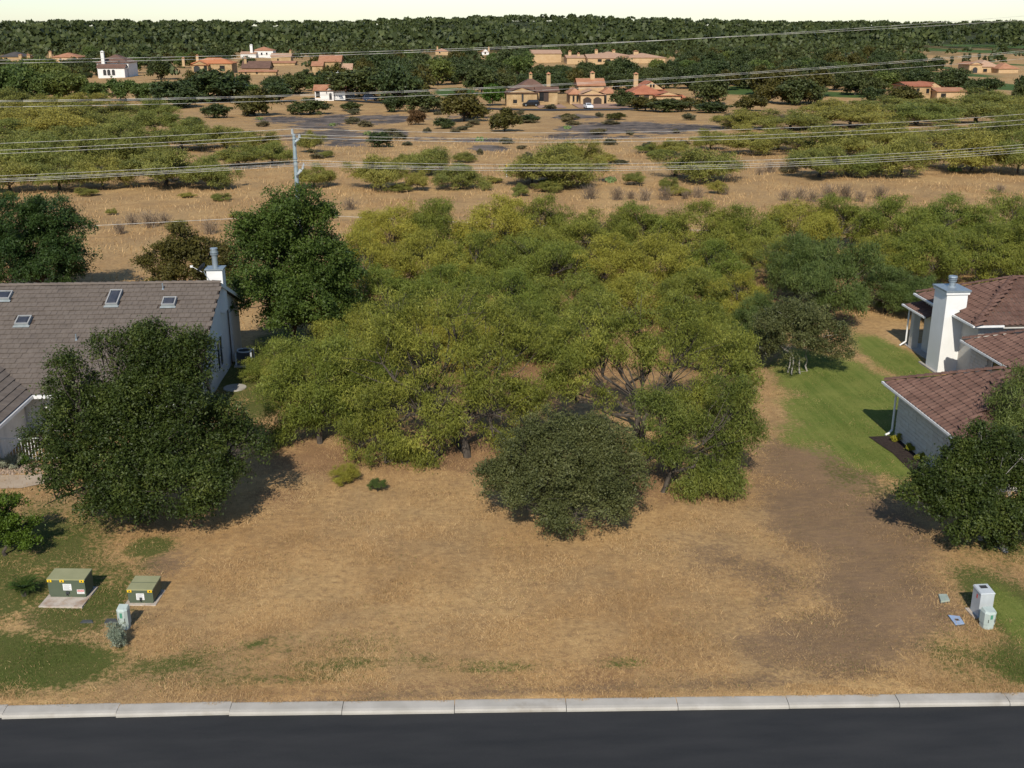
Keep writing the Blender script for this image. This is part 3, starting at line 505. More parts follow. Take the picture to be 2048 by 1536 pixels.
def roof_tiles(parent, P0, U, V, nu, nv, wid, exp, mesh, stuffmat, keep, want, stagger=0.5, lift=0.05, name='roof_tile'):
    """tiles from the eave corner P0, U along the eave, V up the slope; the largest ones are parts, the rest one joined part"""
    P0, U, V = Vector(P0), Vector(U).normalized(), Vector(V).normalized(); Nn = U.cross(V).normalized()
    if Nn.z < 0: Nn = -Nn
    from mathutils import Matrix
    R = Matrix((U, V, Nn)).transposed().to_4x4() if U.cross(V).z > 0 else Matrix((-U, V, Nn)).transposed().to_4x4()
    spots = []
    for j in range(nv):
        for i in range(nu + 1):
            u = (i + (stagger if j % 2 else 0.0)) * wid; v = j * exp
            if keep(u + wid / 2 if U.cross(V).z > 0 else u - wid / 2 + wid, v + exp / 2): spots.append((u, v))
    info = []
    for u, v in spots:
        p = P0 + U * u + V * v + Nn * (lift + rng.normal(0, 0.003)); q = proj(np.array(p)); vis = -40 < q[0] < 2088 and want(u, v)
        info.append(((p - Vector(CO)).length + (0 if vis else 1e5), p))
    info.sort(key=lambda a: a[0]); rest = MB()
    for k, (dd, p) in enumerate(info):
        Mx = Matrix.Translation(p) @ R @ Matrix.Rotation(rng.normal(0, 0.006), 4, 'X')
        if k < 300 and dd < 1e5 and roof_tiles.left > 0:
            o = link(name, mesh, parent); o.matrix_world = Mx; o.matrix_parent_inverse = parent.matrix_world.inverted() if False else Matrix.Identity(4)
            o.matrix_basis = Matrix.Translation(-Vector(parent_base(parent))) @ Mx; roof_tiles.left -= 1
        else:
            b = len(rest.v); rest.v += [tuple(Mx @ x.co - Vector(parent_base(parent))) for x in mesh.vertices]; rest.f += [tuple(b + i for i in f.vertices) for f in mesh.polygons]
    if rest.v: tag(rest.build('roof_tiling', stuffmat, parent), kind='stuff')
roof_tiles.left = 300
BASES = {}
def parent_base(o): return BASES[o.name]
def tile_mesh_flat(w_, l_):
    m = MB(); th = 0.032; m.hexa([(0.004, -0.03, 0.0), (w_ - 0.004, -0.03, 0.0), (w_ - 0.004, l_, -0.05), (0.004, l_, -0.05)], [(0.006, -0.03, th), (w_ - 0.006, -0.03, th), (w_ - 0.006, l_, th - 0.05), (0.006, l_, th - 0.05)])
    me = bpy.data.meshes.new('flat_tile'); me.from_pydata(m.v, [], m.f); me.materials.append(M['flat_tile']); return me
def tile_mesh_s(w_, l_):
    m = MB(); n = 7; pr = [(i / (n - 1) * w_, 0.048 * math.sin(2 * math.pi * (i / (n - 1))) * (1 if i / (n - 1) < .5 else .55) + 0.02) for i in range(n)]
    for (a, b) in zip(pr[:-1], pr[1:]):
        m.poly([(a[0], -0.04, a[1]), (b[0], -0.04, b[1]), (b[0], l_, b[1] - 0.045), (a[0], l_, a[1] - 0.045)])
        m.poly([(a[0], -0.04, a[1] - 0.04), (b[0], -0.04, b[1] - 0.04), (b[0], -0.04, b[1]), (a[0], -0.04, a[1])])
    me = bpy.data.meshes.new('s_tile'); me.from_pydata(m.v, [], m.f); me.materials.append(M['s_tile']); return me
def ridge_caps(parent, a, b, mat, r=0.13, step=0.38):
    a, b = Vector(a), Vector(b); L = (b - a).length; n = int(L / step); d = (b - a) / L; base = Vector(parent_base(parent))
    u = d.cross(Vector((0, 0, 1))).normalized(); up = u.cross(d).normalized()
    if up.z < 0: up = -up
    for i in range(n):
        m = MB(); p0 = a + d * i * step - base; p1 = p0 + d * (step + 0.05); ang = [math.pi * k / 5 for k in range(6)]
        q0 = [p0 + u * r * math.cos(t_) + up * (r * .8 * math.sin(t_) + .03) for t_ in ang]; q1 = [p1 + u * r * .88 * math.cos(t_) + up * (r * .65 * math.sin(t_) + .012) for t_ in ang]
        for k in range(5): m.poly([q0[k], q0[k + 1], q1[k + 1], q1[k]])
        m.poly(q0); m.build('ridge_cap', mat, parent)
def rel(o, pts): b = BASES[o.name]; return [(p[0] - b[0], p[1] - b[1], p[2] - b[2]) for p in pts]
class RB(MB):                                                # boxes given in site metres, stored relative to their thing
    def __init__(s, o): super().__init__(); s.o = o
    def build(s, name, mat, parent=None, **k):
        b = BASES[s.o.name]; s.v = [(x - b[0], y - b[1], z - b[2]) for x, y, z in s.v]; return super().build(name, mat, parent if parent is not None else s.o, **k)
def house(name, base, label, cat='house'):
    o = empty(name, base, label, cat); BASES[o.name] = tuple(float(c) for c in base); return o
def window_x(o, x, y0, y1, z0, z1, nrm, mull=1, glass='glass_dark', frame='trim'):
    """window in a wall that faces +x or -x"""
    s = nrm; f = RB(o); t_ = 0.06
    a, b = sorted((x + s * 0.003, x + s * 0.05))
    f.box(a, b, y0 - t_, y0, z0 - t_, z1 + t_); f.box(a, b, y1, y1 + t_, z0 - t_, z1 + t_); f.box(a, b, y0, y1, z1, z1 + t_); f.box(a, b, y0, y1, z0 - t_, z0)
    for k in range(1, mull + 1): yy = y0 + (y1 - y0) * k / (mull + 1); f.box(a, b, yy - .025, yy + .025, z0, z1)
    w_ = f.build('window', frame); a, b = sorted((x + s * 0.004, x + s * 0.02)); g = RB(o)
    for k in range(mull + 1):
        ya = y0 + (y1 - y0) * k / (mull + 1) + (.025 if k else 0); yb = y0 + (y1 - y0) * (k + 1) / (mull + 1) - (.025 if k < mull else 0)
        RB(o).box(a, b, ya, yb, z0, z1).build('pane', glass, w_)
    return w_

# ------------------------------------------------------------------ brown-roofed house on the left
LB = (-18.0, 56.0, 0.0)
LH = house('ranch_house', LB, 'white masonry house with brown flat-tile roof, skylights and metal flue')
RY, RZ, EY, EZ, SL = 57.0, 5.36, 48.5, 2.14, 0.379        # ridge, front eave
XW, XR, BYW = -12.0, -11.68, 62.7
zr = lambda y: RZ - SL * abs(y - RY)
m = RB(LH)                                                  # gable wall with the long side
m.hexa([(-45, 49.1, -.1), (XW, 49.1, -.1), (XW, BYW, -.1), (-45, BYW, -.1)], [(-45, 49.1, zr(49.1) - .12), (XW, 49.1, zr(49.1) - .12), (XW, BYW, zr(BYW) - .12), (-45, BYW, zr(BYW) - .12)])
m.poly([(XW, 49.1, zr(49.1) - .12), (XW, BYW, zr(BYW) - .12), (XW, RY, RZ - .14)]); m.build('wall', 'white_wall')
m = RB(LH).box(XW + .003, XW + .09, 60.2, 62.62, 0, 2.9); m.build('wall_panel', 'stone')
m = RB(LH); m.hexa([(-45, EY, EZ - .14), (XR, EY, EZ - .14), (XR, RY, RZ - .14), (-45, RY, RZ - .14)], [(-45, EY, EZ), (XR, EY, EZ), (XR, RY, RZ), (-45, RY, RZ)])
m.hexa([(-45, RY, RZ - .14), (XR, RY, RZ - .14), (XR, 63.4, zr(63.4) - .14), (-45, 63.4, zr(63.4) - .14)], [(-45, RY, RZ), (XR, RY, RZ), (XR, 63.4, zr(63.4)), (-45, 63.4, zr(63.4))])
roofL = m.build('roof', 'deck'); BASES[roofL.name] = LB
m = RB(LH); m.hexa([(XR, EY, EZ - .2), (XR + .03, EY, EZ - .2), (XR + .03, RY, RZ - .2), (XR, RY, RZ - .2)], [(XR, EY, EZ + .01), (XR + .03, EY, EZ + .01), (XR + .03, RY, RZ + .01), (XR, RY, RZ + .01)]); m.build('rake_board', 'deck')
m = RB(LH); m.hexa([(XR, RY, RZ - .2), (XR + .03, RY, RZ - .2), (XR + .03, 63.4, zr(63.4) - .2), (XR, 63.4, zr(63.4) - .2)], [(XR, RY, RZ + .01), (XR + .03, RY, RZ + .01), (XR + .03, 63.4, zr(63.4) + .01), (XR, 63.4, zr(63.4) + .01)]); m.build('rake_board', 'trim')
RB(LH).box(-19.0, -11.6, EY - .14, EY - .02, EZ - .18, EZ - .02).build('gutter', 'trim')
SLEN = math.hypot(RY - EY, RZ - EZ); vdir = (0, RY - EY, RZ - EZ); wl, el = 0.30, SLEN / 23
tf = tile_mesh_flat(wl, el + 0.06)
sky_spots = [(229, 599, 0.62, 1.32), (339, 607, 0.68, 0.72), (48, 645, 0.68, 0.72), (4, 595, 1.0, 0.72)]
def on_roof(px, py):
    d = ray(px, py); n_ = np.array([0, -SL, 1.0]); k = ((np.array([0, RY, RZ]) - CO) @ n_) / (d @ n_); return CO + d * k
SK = [(on_roof(a, b), c, e) for a, b, c, e in sky_spots]
slope = math.atan(SL); vu = np.array([0, math.cos(slope), math.sin(slope)]); nu_ = np.array([0, -math.sin(slope), math.cos(slope)])
XL = -29.4
def keepL(u, v):
    x = XL + u; y = EY + v * math.cos(slope)
    for P, a, b in SK:
        if abs(x - P[0]) < a / 2 + .05 and abs((y - P[1]) / math.cos(slope)) < b / 2 + .05: return False
    if x < -19.0 - (y - EY) * 0.98 - .1 + 0.0 and False: return False
    return x < XR + .02 and not (y - EY < (-19.0 - x) - .15)
wantL = lambda u, v: v > 2.6 and XL + u > -26.5
roof_tiles.left = 300
roof_tiles(roofL, (XL, EY, EZ), (1, 0, 0), vdir, int((XR - XL) / wl), 23, wl, el, tf, 'flat_tile', keepL, wantL, 0.5, 0.035)
ridge_caps(roofL, (-28.5, RY, RZ + .02), (XR, RY, RZ + .02), 'flat_tile', 0.14, 0.42)
for P, a, b in SK:                                          # skylights
    def q(u, v, n): return P + np.array([u, 0, 0]) + vu * v + nu_ * n
    m = RB(LH); hu, hv, hh = a / 2, b / 2, 0.17
    m.hexa([q(-hu, -hv, 0), q(hu, -hv, 0), q(hu, hv, 0), q(-hu, hv, 0)], [q(-hu, -hv, hh), q(hu, -hv, hh), q(hu, hv, hh), q(-hu, hv, hh)]); s_ = m.build('skylight', 'flashing')
    m = RB(LH)
    for (u0, u1, v0, v1) in ((-hu, hu, -hv, -hv + .06), (-hu, hu, hv - .06, hv), (-hu, -hu + .06, -hv + .06, hv - .06), (hu - .06, hu, -hv + .06, hv - .06)):
        m.hexa([q(u0, v0, hh + .002), q(u1, v0, hh + .002), q(u1, v1, hh + .002), q(u0, v1, hh + .002)], [q(u0, v0, hh + .04), q(u1, v0, hh + .04), q(u1, v1, hh + .04), q(u0, v1, hh + .04)])
    m.build('frame', 'skyframe', s_)
    m = RB(LH); i_ = .07
    m.hexa([q(-hu + i_, -hv + i_, hh + .003), q(hu - i_, -hv + i_, hh + .003), q(hu - i_, hv - i_, hh + .003), q(-hu + i_, hv - i_, hh + .003)], [q(-hu + .16, -hv + .16, hh + .06), q(hu - .16, -hv + .16, hh + .06), q(hu - .16, hv - .16, hh + .06), q(-hu + .16, hv - .16, hh + .06)])
    m.build('glass', 'glass_sky', s_)
    m = RB(LH); m.hexa([q(-hu - .06, -hv - .16, .075), q(hu + .06, -hv - .16, .075), q(hu + .06, -hv, .075), q(-hu - .06, -hv, .075)], [q(-hu - .06, -hv - .16, .085), q(hu + .06, -hv - .16, .085), q(hu + .06, -hv, .085), q(-hu - .06, -hv, .085)]); m.build('apron', 'flashing', s_)
for px, py in ((326, 580), (153, 682)):
    P = on_roof(px, py); m = RB(LH); m.tube(P - (0, 0, .05), P + (0, 0, .36), .035, .035, 8); m.tube(P + (0, 0, .0), P + (0, 0, .10), .075, .05, 8); m.build('vent_pipe', 'galv')
# chimney box and flue behind the ridge
cx, cy = -12.15, 58.3
m = RB(LH).box(cx - .42, cx + .42, cy - .4, cy + .4, 3.5, 5.86); ch = m.build('chimney', 'stucco')
RB(LH).box(cx - .50, cx + .50, cy - .48, cy + .48, 5.862, 5.93).build('chimney_cap', 'galv', ch)
m = RB(LH); m.tube((cx, cy, 5.93), (cx, cy, 6.70), .15, .15, 14); m.tube((cx, cy, 6.62), (cx, cy, 6.68), .21, .21, 14); m.tube((cx, cy, 6.73), (cx, cy, 6.79), .22, .22, 14); m.tube((cx, cy, 6.70), (cx, cy, 6.94), .18, .18, 14); m.tube((cx, cy, 6.94), (cx, cy, 6.99), .21, .2, 14); m.build('flue', 'galv', ch)
window_x(LH, XW, 56.0, 57.4, .75, 2.35, 1, 1); window_x(LH, XW, 54.6, 55.3, 1.6, 2.1, 1, 1); window_x(LH, XW, 51.3, 51.95, .7, 2.0, 1, 0)
RB(LH).box(XW + .004, XW + .16, 53.1, 53.6, .95, 1.7).build('meter_box', 'galv'); m = RB(LH); m.tube((XW + .09, 53.3, .05), (XW + .09, 53.3, .95), .03, .03, 8); m.build('conduit', 'galv')
m = RB(LH); m.tube((XW + .07, 59.55, .1), (XW + .07, 59.55, 4.2), .035, .035, 8); m.build('cable_run', 'deck')
# front wing with its own gable roof
XE = -19.0; WR = -24.0; wz = lambda x: EZ + (XE - x) * SL
m = RB(LH).box(-28.4, XE - .6, 43.0, 49.0, -.1, EZ - .02); m.build('wing_wall', 'white_wall')
m = RB(LH); m.hexa([(WR, 42.4, wz(WR) - .14), (XE, 42.4, EZ - .14), (XE, EY, EZ - .14), (WR, EY + 4.95, wz(WR) - .14)], [(WR, 42.4, wz(WR)), (XE, 42.4, EZ), (XE, EY, EZ), (WR, EY + 4.95, wz(WR))]); wr = m.build('wing_roof', 'deck'); BASES[wr.name] = LB
m = RB(LH); m.hexa([(-29, 42.4, EZ - .14), (WR, 42.4, wz(WR) - .14), (WR, EY + 4.95, wz(WR) - .14), (-29, EY, EZ - .14)], [(-29, 42.4, EZ), (WR, 42.4, wz(WR)), (WR, EY + 4.95, wz(WR)), (-29, EY, EZ)]); m.build('wing_roof', 'deck')
roof_tiles.left = 120; sl2 = math.hypot(5, 5 * SL)
roof_tiles(wr, (XE, 42.4, EZ), (0, 1, 0), (-5, 0, 5 * SL), int(11 / wl), 14, wl, sl2 / 14, tf, 'flat_tile', lambda u, v: 42.4 + u < EY + v * math.cos(slope) + .05, lambda u, v: 42.4 + u > 44.6, 0.5, 0.035)
RB(LH).box(XE + .01, XE + .12, 42.4, EY - .15, EZ - .17, EZ - .02).build('gutter', 'trim')

# ------------------------------------------------------------------ tiled stone house on the right
RBs = (30.0, 52.0, 0.0)
RH = house('stone_house', RBs, 'pale stone house with red-brown barrel tile roof and tall white chimney')
ts = tile_mesh_s(0.30, 0.45)
def slab(o, pts, th, name, mat, parent=None):
    m = RB(o); m.hexa([(p[0], p[1], p[2] - th) for p in pts], pts); r_ = m.build(name, mat, parent); BASES[r_.name] = RBs; return r_
S2 = 0.45; c2 = math.cos(math.atan(S2))
# garage: left slope over the eave x=20.5
GX0, GY0, GY1, GZ0, GD = 20.55, 38.9, 46.4, 2.6, 3.75
ap = (GX0 + GD, GY1 - GD, GZ0 + GD * S2); apf = (GX0 + GD, GY0 + GD, GZ0 + GD * S2)
gl = slab(RH, [(GX0, GY0, GZ0), ap, ap, (GX0, GY1, GZ0)][0:1] + [ap, (GX0, GY1, GZ0)], .12, 'garage_roof', 'deck')
slab(RH, [(GX0, GY1, GZ0), ap, (34, GY1 - GD, ap[2]), (34, GY1, GZ0)], .12, 'garage_roof', 'deck'); slab(RH, [(GX0, GY0, GZ0), (34, GY0, GZ0), (34, GY0 + GD, ap[2]), apf], .12, 'garage_roof', 'deck')
roof_tiles.left = 110
inside = lambda u, v: v * c2 < min(u, (GY1 - GY0) - u) + .12
roof_tiles(gl, (GX0, GY0, GZ0), (0, 1, 0), (1, 0, S2), int(7.5 / .3) + 1, 11, .30, .38, ts, 's_tile', lambda u, v: inside(u, v) and 0 < u < 7.6, lambda u, v: u > 1, 0.0, 0.03)
ridge_caps(gl, (GX0 + .05, GY1 - .05, GZ0 + .05), (ap[0], ap[1], ap[2] + .05), 's_tile', .13); ridge_caps(gl, (ap[0], ap[1], ap[2] + .05), (32, ap[1], ap[2] + .05), 's_tile', .13)
roof_tiles(gl, (GX0, GY0, GZ0), (1, 0, 0), (0, 1, S2), 44, 11, .30, .38, ts, 's_tile', lambda u, v: v * c2 < u + .1 and v * c2 < GD, lambda u, v: False, 0.0, 0.03)
RB(RH).box(GX0 - .10, GX0 - .015, GY0, GY1, GZ0 - .10, GZ0 - .0).build('gutter', 'trim')
wallm = RB(RH).box(21.25, 33.5, 39.4, 46.0, -.1, GZ0 - .1); wallm.build('garage_wall', 'mortar')
RB(RH).box(GX0, 21.25, 38.95, 46.35, GZ0 - .2, GZ0 - .13).build('soffit', 'soffit')
cm_ = None; rows = 13; hh = (GZ0 - .25) / rows
sw = [MB().box(-.045, 0, 0, L_, 0, hh - .014, 0.006) for L_ in (.36, .48, .60)]; sme = []
for L_, mb in zip((.36, .48, .60), sw):
    me = bpy.data.meshes.new('stone_block'); me.from_pydata(mb.v, [], mb.f); me.materials.append(M['stone']); sme.append((L_, me))
cnt = 0
for r_ in range(rows):
    y_ = 46.02
    while y_ > 39.6:
        L_, me = sme[int(rng.integers(0, 3))]; y_ -= L_
        o = link('stone_block', me, RH); o.location = (21.247 - RBs[0] - rng.uniform(0, .012), y_ + .007 - RBs[1], .02 + r_ * hh); o.scale = (1, (L_ - .014) / L_, 1); cnt += 1
m = RB(RH); m.path([(21.1, 46.12, 2.45), (21.1, 46.12, .25), (20.95, 46.05, .12), (20.75, 46.0, .06)], .05, 8); m.build('downspout', 'trim')
# lower wing, upper body
WX0, WY1, WZ0 = 27.45, 53.0, 2.6; WD = 3.0
wap = (WX0 + WD, WY1 - WD, WZ0 + WD * S2)
lw = slab(RH, [(WX0, 43.0, WZ0), (WX0 + WD, 43.0 + 0, wap[2]), wap, (WX0, WY1, WZ0)], .12, 'wing_roof', 'deck'); slab(RH, [(WX0, WY1, WZ0), wap, (34, WY1 - WD, wap[2]), (34, WY1, WZ0)], .12, 'wing_roof', 'deck')
slab(RH, [(WX0 + WD, 43, wap[2] - .002), (36, 43, wap[2] - .002), (36, WY1 - WD, wap[2] - .002), (WX0 + WD, WY1 - WD, wap[2] - .002)], .12, 'wing_roof', 'deck')
roof_tiles.left = 70
roof_tiles(lw, (WX0, 43.0, WZ0), (0, 1, 0), (1, 0, S2), 34, 9, .30, .38, ts, 's_tile', lambda u, v: v * c2 < (10.0 - u) + .12, lambda u, v: u > 3.2, 0.0, 0.03)
ridge_caps(lw, (WX0 + .05, WY1 - .05, WZ0 + .05), (wap[0], wap[1], wap[2] + .05), 's_tile', .13)
RB(RH).box(WX0 - .10, WX0 - .015, 43, WY1, WZ0 - .10, WZ0).build('gutter', 'trim')
RB(RH).box(28.2, 34, 46.0, 52.6, -.1, WZ0 - .08).build('wing_wall', 'mortar')
for r_ in range(rows):                                       # stone courses on the visible return wall
    y_ = 53.2
    while y_ > 47.2:
        L_, me = sme[int(rng.integers(0, 3))]; y_ -= L_
        if (48.3 < y_ + L_ and y_ < 51.2) and (.55 < r_ * hh < 2.15): continue
        o = link('stone_block', me, RH); o.location = (28.197 - RBs[0], y_ + .007 - RBs[1], .02 + r_ * hh * 1.0); o.scale = (1, (L_ - .014) / L_, 1)
window_x(RH, 28.17, 48.7, 49.6, .7, 2.1, -1, 0); window_x(RH, 28.17, 49.9, 50.8, .7, 2.1, -1, 0)
UX0, UY0, UY1, UZ0 = 27.98, 52.85, 60.2, 3.4; UD = (UY1 - UY0) / 2
uap = (UX0 + UD, UY0 + UD, UZ0 + UD * S2)
ul = slab(RH, [(UX0, UY0, UZ0), uap, (UX0, UY1, UZ0)], .12, 'upper_roof', 'deck')
uf = slab(RH, [(UX0, UY0, UZ0), (40, UY0, UZ0), (40, uap[1], uap[2]), uap], .12, 'upper_roof', 'deck'); slab(RH, [(UX0, UY1, UZ0), uap, (40, uap[1], uap[2]), (40, UY1, UZ0)], .12, 'upper_roof', 'deck')
roof_tiles.left = 50
roof_tiles(ul, (UX0, UY0, UZ0), (0, 1, 0), (1, 0, S2), 24, 11, .30, .38, ts, 's_tile', lambda u, v: v * c2 < min(u, (UY1 - UY0) - u) + .1 and not (2.3 < u < 3.9 and v < .5), lambda u, v: True, 0.0, 0.03)
roof_tiles.left = 70
roof_tiles(uf, (UX0, UY0, UZ0), (1, 0, 0), (0, 1, S2), 38, 11, .30, .38, ts, 's_tile', lambda u, v: v * c2 < u + .1 and v * c2 < UD, lambda u, v: True, 0.0, 0.03)
ridge_caps(ul, (UX0 + .05, UY0 + .05, UZ0 + .05), (uap[0], uap[1], uap[2] + .05), 's_tile', .13); ridge_caps(ul, (UX0 + .05, UY1 - .05, UZ0 + .05), (uap[0], uap[1], uap[2] + .05), 's_tile', .13); ridge_caps(ul, (uap[0], uap[1], uap[2] + .05), (38, uap[1], uap[2] + .05), 's_tile', .13)
RB(RH).box(UX0 - .13, UX0 - .015, UY0, UY1, UZ0 - .10, UZ0).build('gutter', 'trim'); RB(RH).box(UX0 - .13, 29.55, UY0 - .13, UY0 - .015, UZ0 - .10, UZ0).build('gutter', 'trim')
RB(RH).box(28.5, 40, 53.35, 59.7, -.1, UZ0 - .1).build('upper_wall', 'stone'); RB(RH).box(UX0, 40, UY0, UY1, UZ0 - .2, UZ0 - .13).build('soffit', 'soffit')
m = RB(RH); m.hexa([(27.45, 55.2, 0), (28.62, 55.2, 0), (28.62, 56.7, 0), (27.45, 56.7, 0)], [(27.45, 55.2, 4.5), (28.62, 55.2, 4.5), (28.62, 56.7, 4.5), (27.45, 56.7, 4.5)]); ch = m.build('chimney', 'stucco')
m = RB(RH).box(27.38, 28.69, 55.13, 56.77, 4.50, 4.64); m.build('chimney_band', 'trim', ch); m = RB(RH).box(27.33, 28.74, 55.08, 56.82, 4.642, 4.74); m.build('chimney_cap', 'galv', ch)
fx, fy = 28.05, 56.0; m = RB(RH); m.tube((fx, fy, 4.72), (fx, fy, 4.82), .30, .2, 14); m.tube((fx, fy, 4.8), (fx, fy, 5.28), .17, .17, 14); m.tube((fx, fy, 5.06), (fx, fy, 5.11), .22, .22, 14); m.tube((fx, fy, 5.17), (fx, fy, 5.22), .23, .23, 14); m.tube((fx, fy, 5.28), (fx, fy, 5.36), .25, .23, 14); m.build('flue', 'galv', ch)
# covered porch behind the chimney
PX0, PY0, PY1, PZ0 = 27.8, 58.1, 61.2, 2.5
pl = slab(RH, [(PX0, PY0, PZ0), (PX0 + 1.55, PY0, PZ0 + .7), (PX0 + 1.55, PY1 - 1.55, PZ0 + .7), (PX0, PY1, PZ0)], .12, 'porch_roof', 'deck')
roof_tiles.left = 20
roof_tiles(pl, (PX0, PY0, PZ0), (0, 1, 0), (1.55, 0, .7), 10, 4, .30, .38, ts, 's_tile', lambda u, v: v * .9 < (PY1 - PY0 - u) + .1, lambda u, v: True, 0.0, 0.03)
RB(RH).box(PX0 - .12, PX0 - .012, PY0, PY1, PZ0 - .10, PZ0).build('gutter', 'trim')
RB(RH).box(28.05, 28.45, 60.1, 60.5, 0, 2.38).build('porch_column', 'stone'); RB(RH).box(28.0, 31, 57.4, 61, -.02, .06).build('porch_slab', 'concrete')
m = RB(RH); m.path([(27.95, 60.65, 2.35), (27.95, 60.65, .3), (27.6, 60.65, .06)], .05, 8); m.build('downspout', 'trim')
RB(RH).box(27.3, 27.448, 55.1, 57.3, -.05, .09).build('footing', 'concrete')
# mulch bed and flowers
m = MB(); pts = [(19.9, 45.9), (20.2, 43.8), (20.15, 41.6), (20.3, 39.6), (21.2, 39.5), (21.2, 45.95)]
m.poly([(x, y, .03) for x, y in pts[::-1]][::-1]); ob = m.build('mulch_bed', 'mulch'); tag(ob, 'dark mulch bed along the stone garage wall', kind='structure')
for (px, py), sd_, lab in zip(((1794, 884), (1822, 905), (1842, 923)), (71, 72, 73), ('small yellow-flowering bush in the mulch bed next to the downspout', 'yellow-flowering bush between two others in the mulch bed', 'yellow-flowering bush in the mulch bed closest to the low dark oak')):
    key_tree('flower_bush', lab, 'bush', (px, py), [(px, py - 8, 7, 0), (px - 5, py - 6, 5, 0), (px + 5, py - 6, 5, 0)], sd_, leaf='yellow', rtrunk=0.02, ncl=60, per=24, clr=0.06, L=0.06, W=0.03, droop=-0.4, zmin=0.03)

# ------------------------------------------------------------------ utility boxes
M['tgreen_top'] = surf('faded_olive_paint', (0.25, 0.25, 0.135), (0.29, 0.285, 0.16), 2, 0.7, 0.25, bump=0.03)
M['tgreen'] = surf('olive_green_paint', (0.078, 0.098, 0.064), (0.092, 0.112, 0.072), 2, 0.55, 0.35, bump=0.03, c3=(0.105, 0.12, 0.078))
M['tgreen_d'] = surf('olive_green_sill', (0.075, 0.095, 0.062), (0.09, 0.11, 0.07), 2, 0.6, 0.3, bump=0)
M['pedestal'] = surf('pale_green_plastic', (0.37, 0.43, 0.39), (0.43, 0.49, 0.45), 3, 0.5, 0.4, bump=0.03, c3=(0.33, 0.38, 0.34))
M['cabgrey'] = surf('pale_grey_paint', (0.40, 0.43, 0.44), (0.46, 0.49, 0.50), 3, 0.45, 0.4, bump=0)
M['decal_y'] = surf('yellow_decal', (0.72, 0.46, 0.02), (0.80, 0.52, 0.02), 8, 0.5, 0.3, bump=0); M['decal_w'] = surf('white_decal', (0.66, 0.66, 0.64), (0.74, 0.74, 0.72), 8, 0.5, 0.3, bump=0)
M['decal_r'] = surf('red_decal', (0.50, 0.05, 0.04), (0.58, 0.07, 0.05), 8, 0.5, 0.3, bump=0); M['ink'] = surf('dark_ink', (0.03, 0.03, 0.03), (0.05, 0.05, 0.05), 8, 0.6, 0.2, bump=0)
M['greenink'] = surf('green_sticker', (0.06, 0.22, 0.14), (0.08, 0.26, 0.17), 8, 0.5, 0.3, bump=0); M['bluelid'] = surf('blue_grey_lid', (0.26, 0.36, 0.52), (0.32, 0.42, 0.57), 5, 0.6, 0.3, bump=0.05)
M['darklid'] = surf('dark_lid', (0.06, 0.065, 0.065), (0.09, 0.095, 0.09), 5, 0.8, 0.2, bump=0.1); M['greenlid'] = surf('grey_green_lid', (0.27, 0.32, 0.27), (0.34, 0.39, 0.33), 5, 0.7, 0.3, bump=0.05)
M['yellowcap'] = M['decal_y']; M['darkmetal'] = surf('dark_metal', (0.05, 0.055, 0.06), (0.08, 0.085, 0.09), 4, 0.5, 0.5, 0.3, bump=0)
def text_part(txt, size, loc, rot, mat, parent):
    cu = bpy.data.curves.new('lettering', 'FONT'); cu.body = txt; cu.size = size; cu.align_x = 'CENTER'; cu.align_y = 'CENTER'; cu.extrude = 0.001
    ob = bpy.data.objects.new('tmp', cu); COL.objects.link(ob); me = bpy.data.meshes.new_from_object(ob.evaluated_get(bpy.context.evaluated_depsgraph_get())); bpy.data.objects.remove(ob); bpy.data.curves.remove(cu)
    me.materials.clear(); me.materials.append(M[mat]); o = link('lettering', me, parent); o.location = loc; o.rotation_euler = rot; return o
def warning_plate(parent, x, z, w_, h_, y, lines=4, red=False):
    p_ = MB().box(x, x + w_, y - .006, y - .001, z, z + h_).build('warning_plate', 'decal_w', parent)
    if red:
        MB().box(x + .012, x + w_ - .012, y - .0085, y - .0062, z + h_ * .52, z + h_ - .012).build('red_header', 'decal_r', p_)
        text_part('DANGER', h_ * .34, (x + w_ / 2, y - .011, z + h_ * .74), (math.pi / 2, 0, 0), 'decal_w', p_)
    z1 = z + h_ * (.46 if red else .92); z0 = z + h_ * .08
    for k in range(lines):
        zz = z0 + (z1 - z0) * (k + .5) / lines; m = MB()
        m.box(x + w_ * .1, x + w_ * (.9 - .15 * (k % 2)), y - .0085, y - .0062, zz - h_ * .018, zz + h_ * .018); m.build('text_line', 'ink', p_)
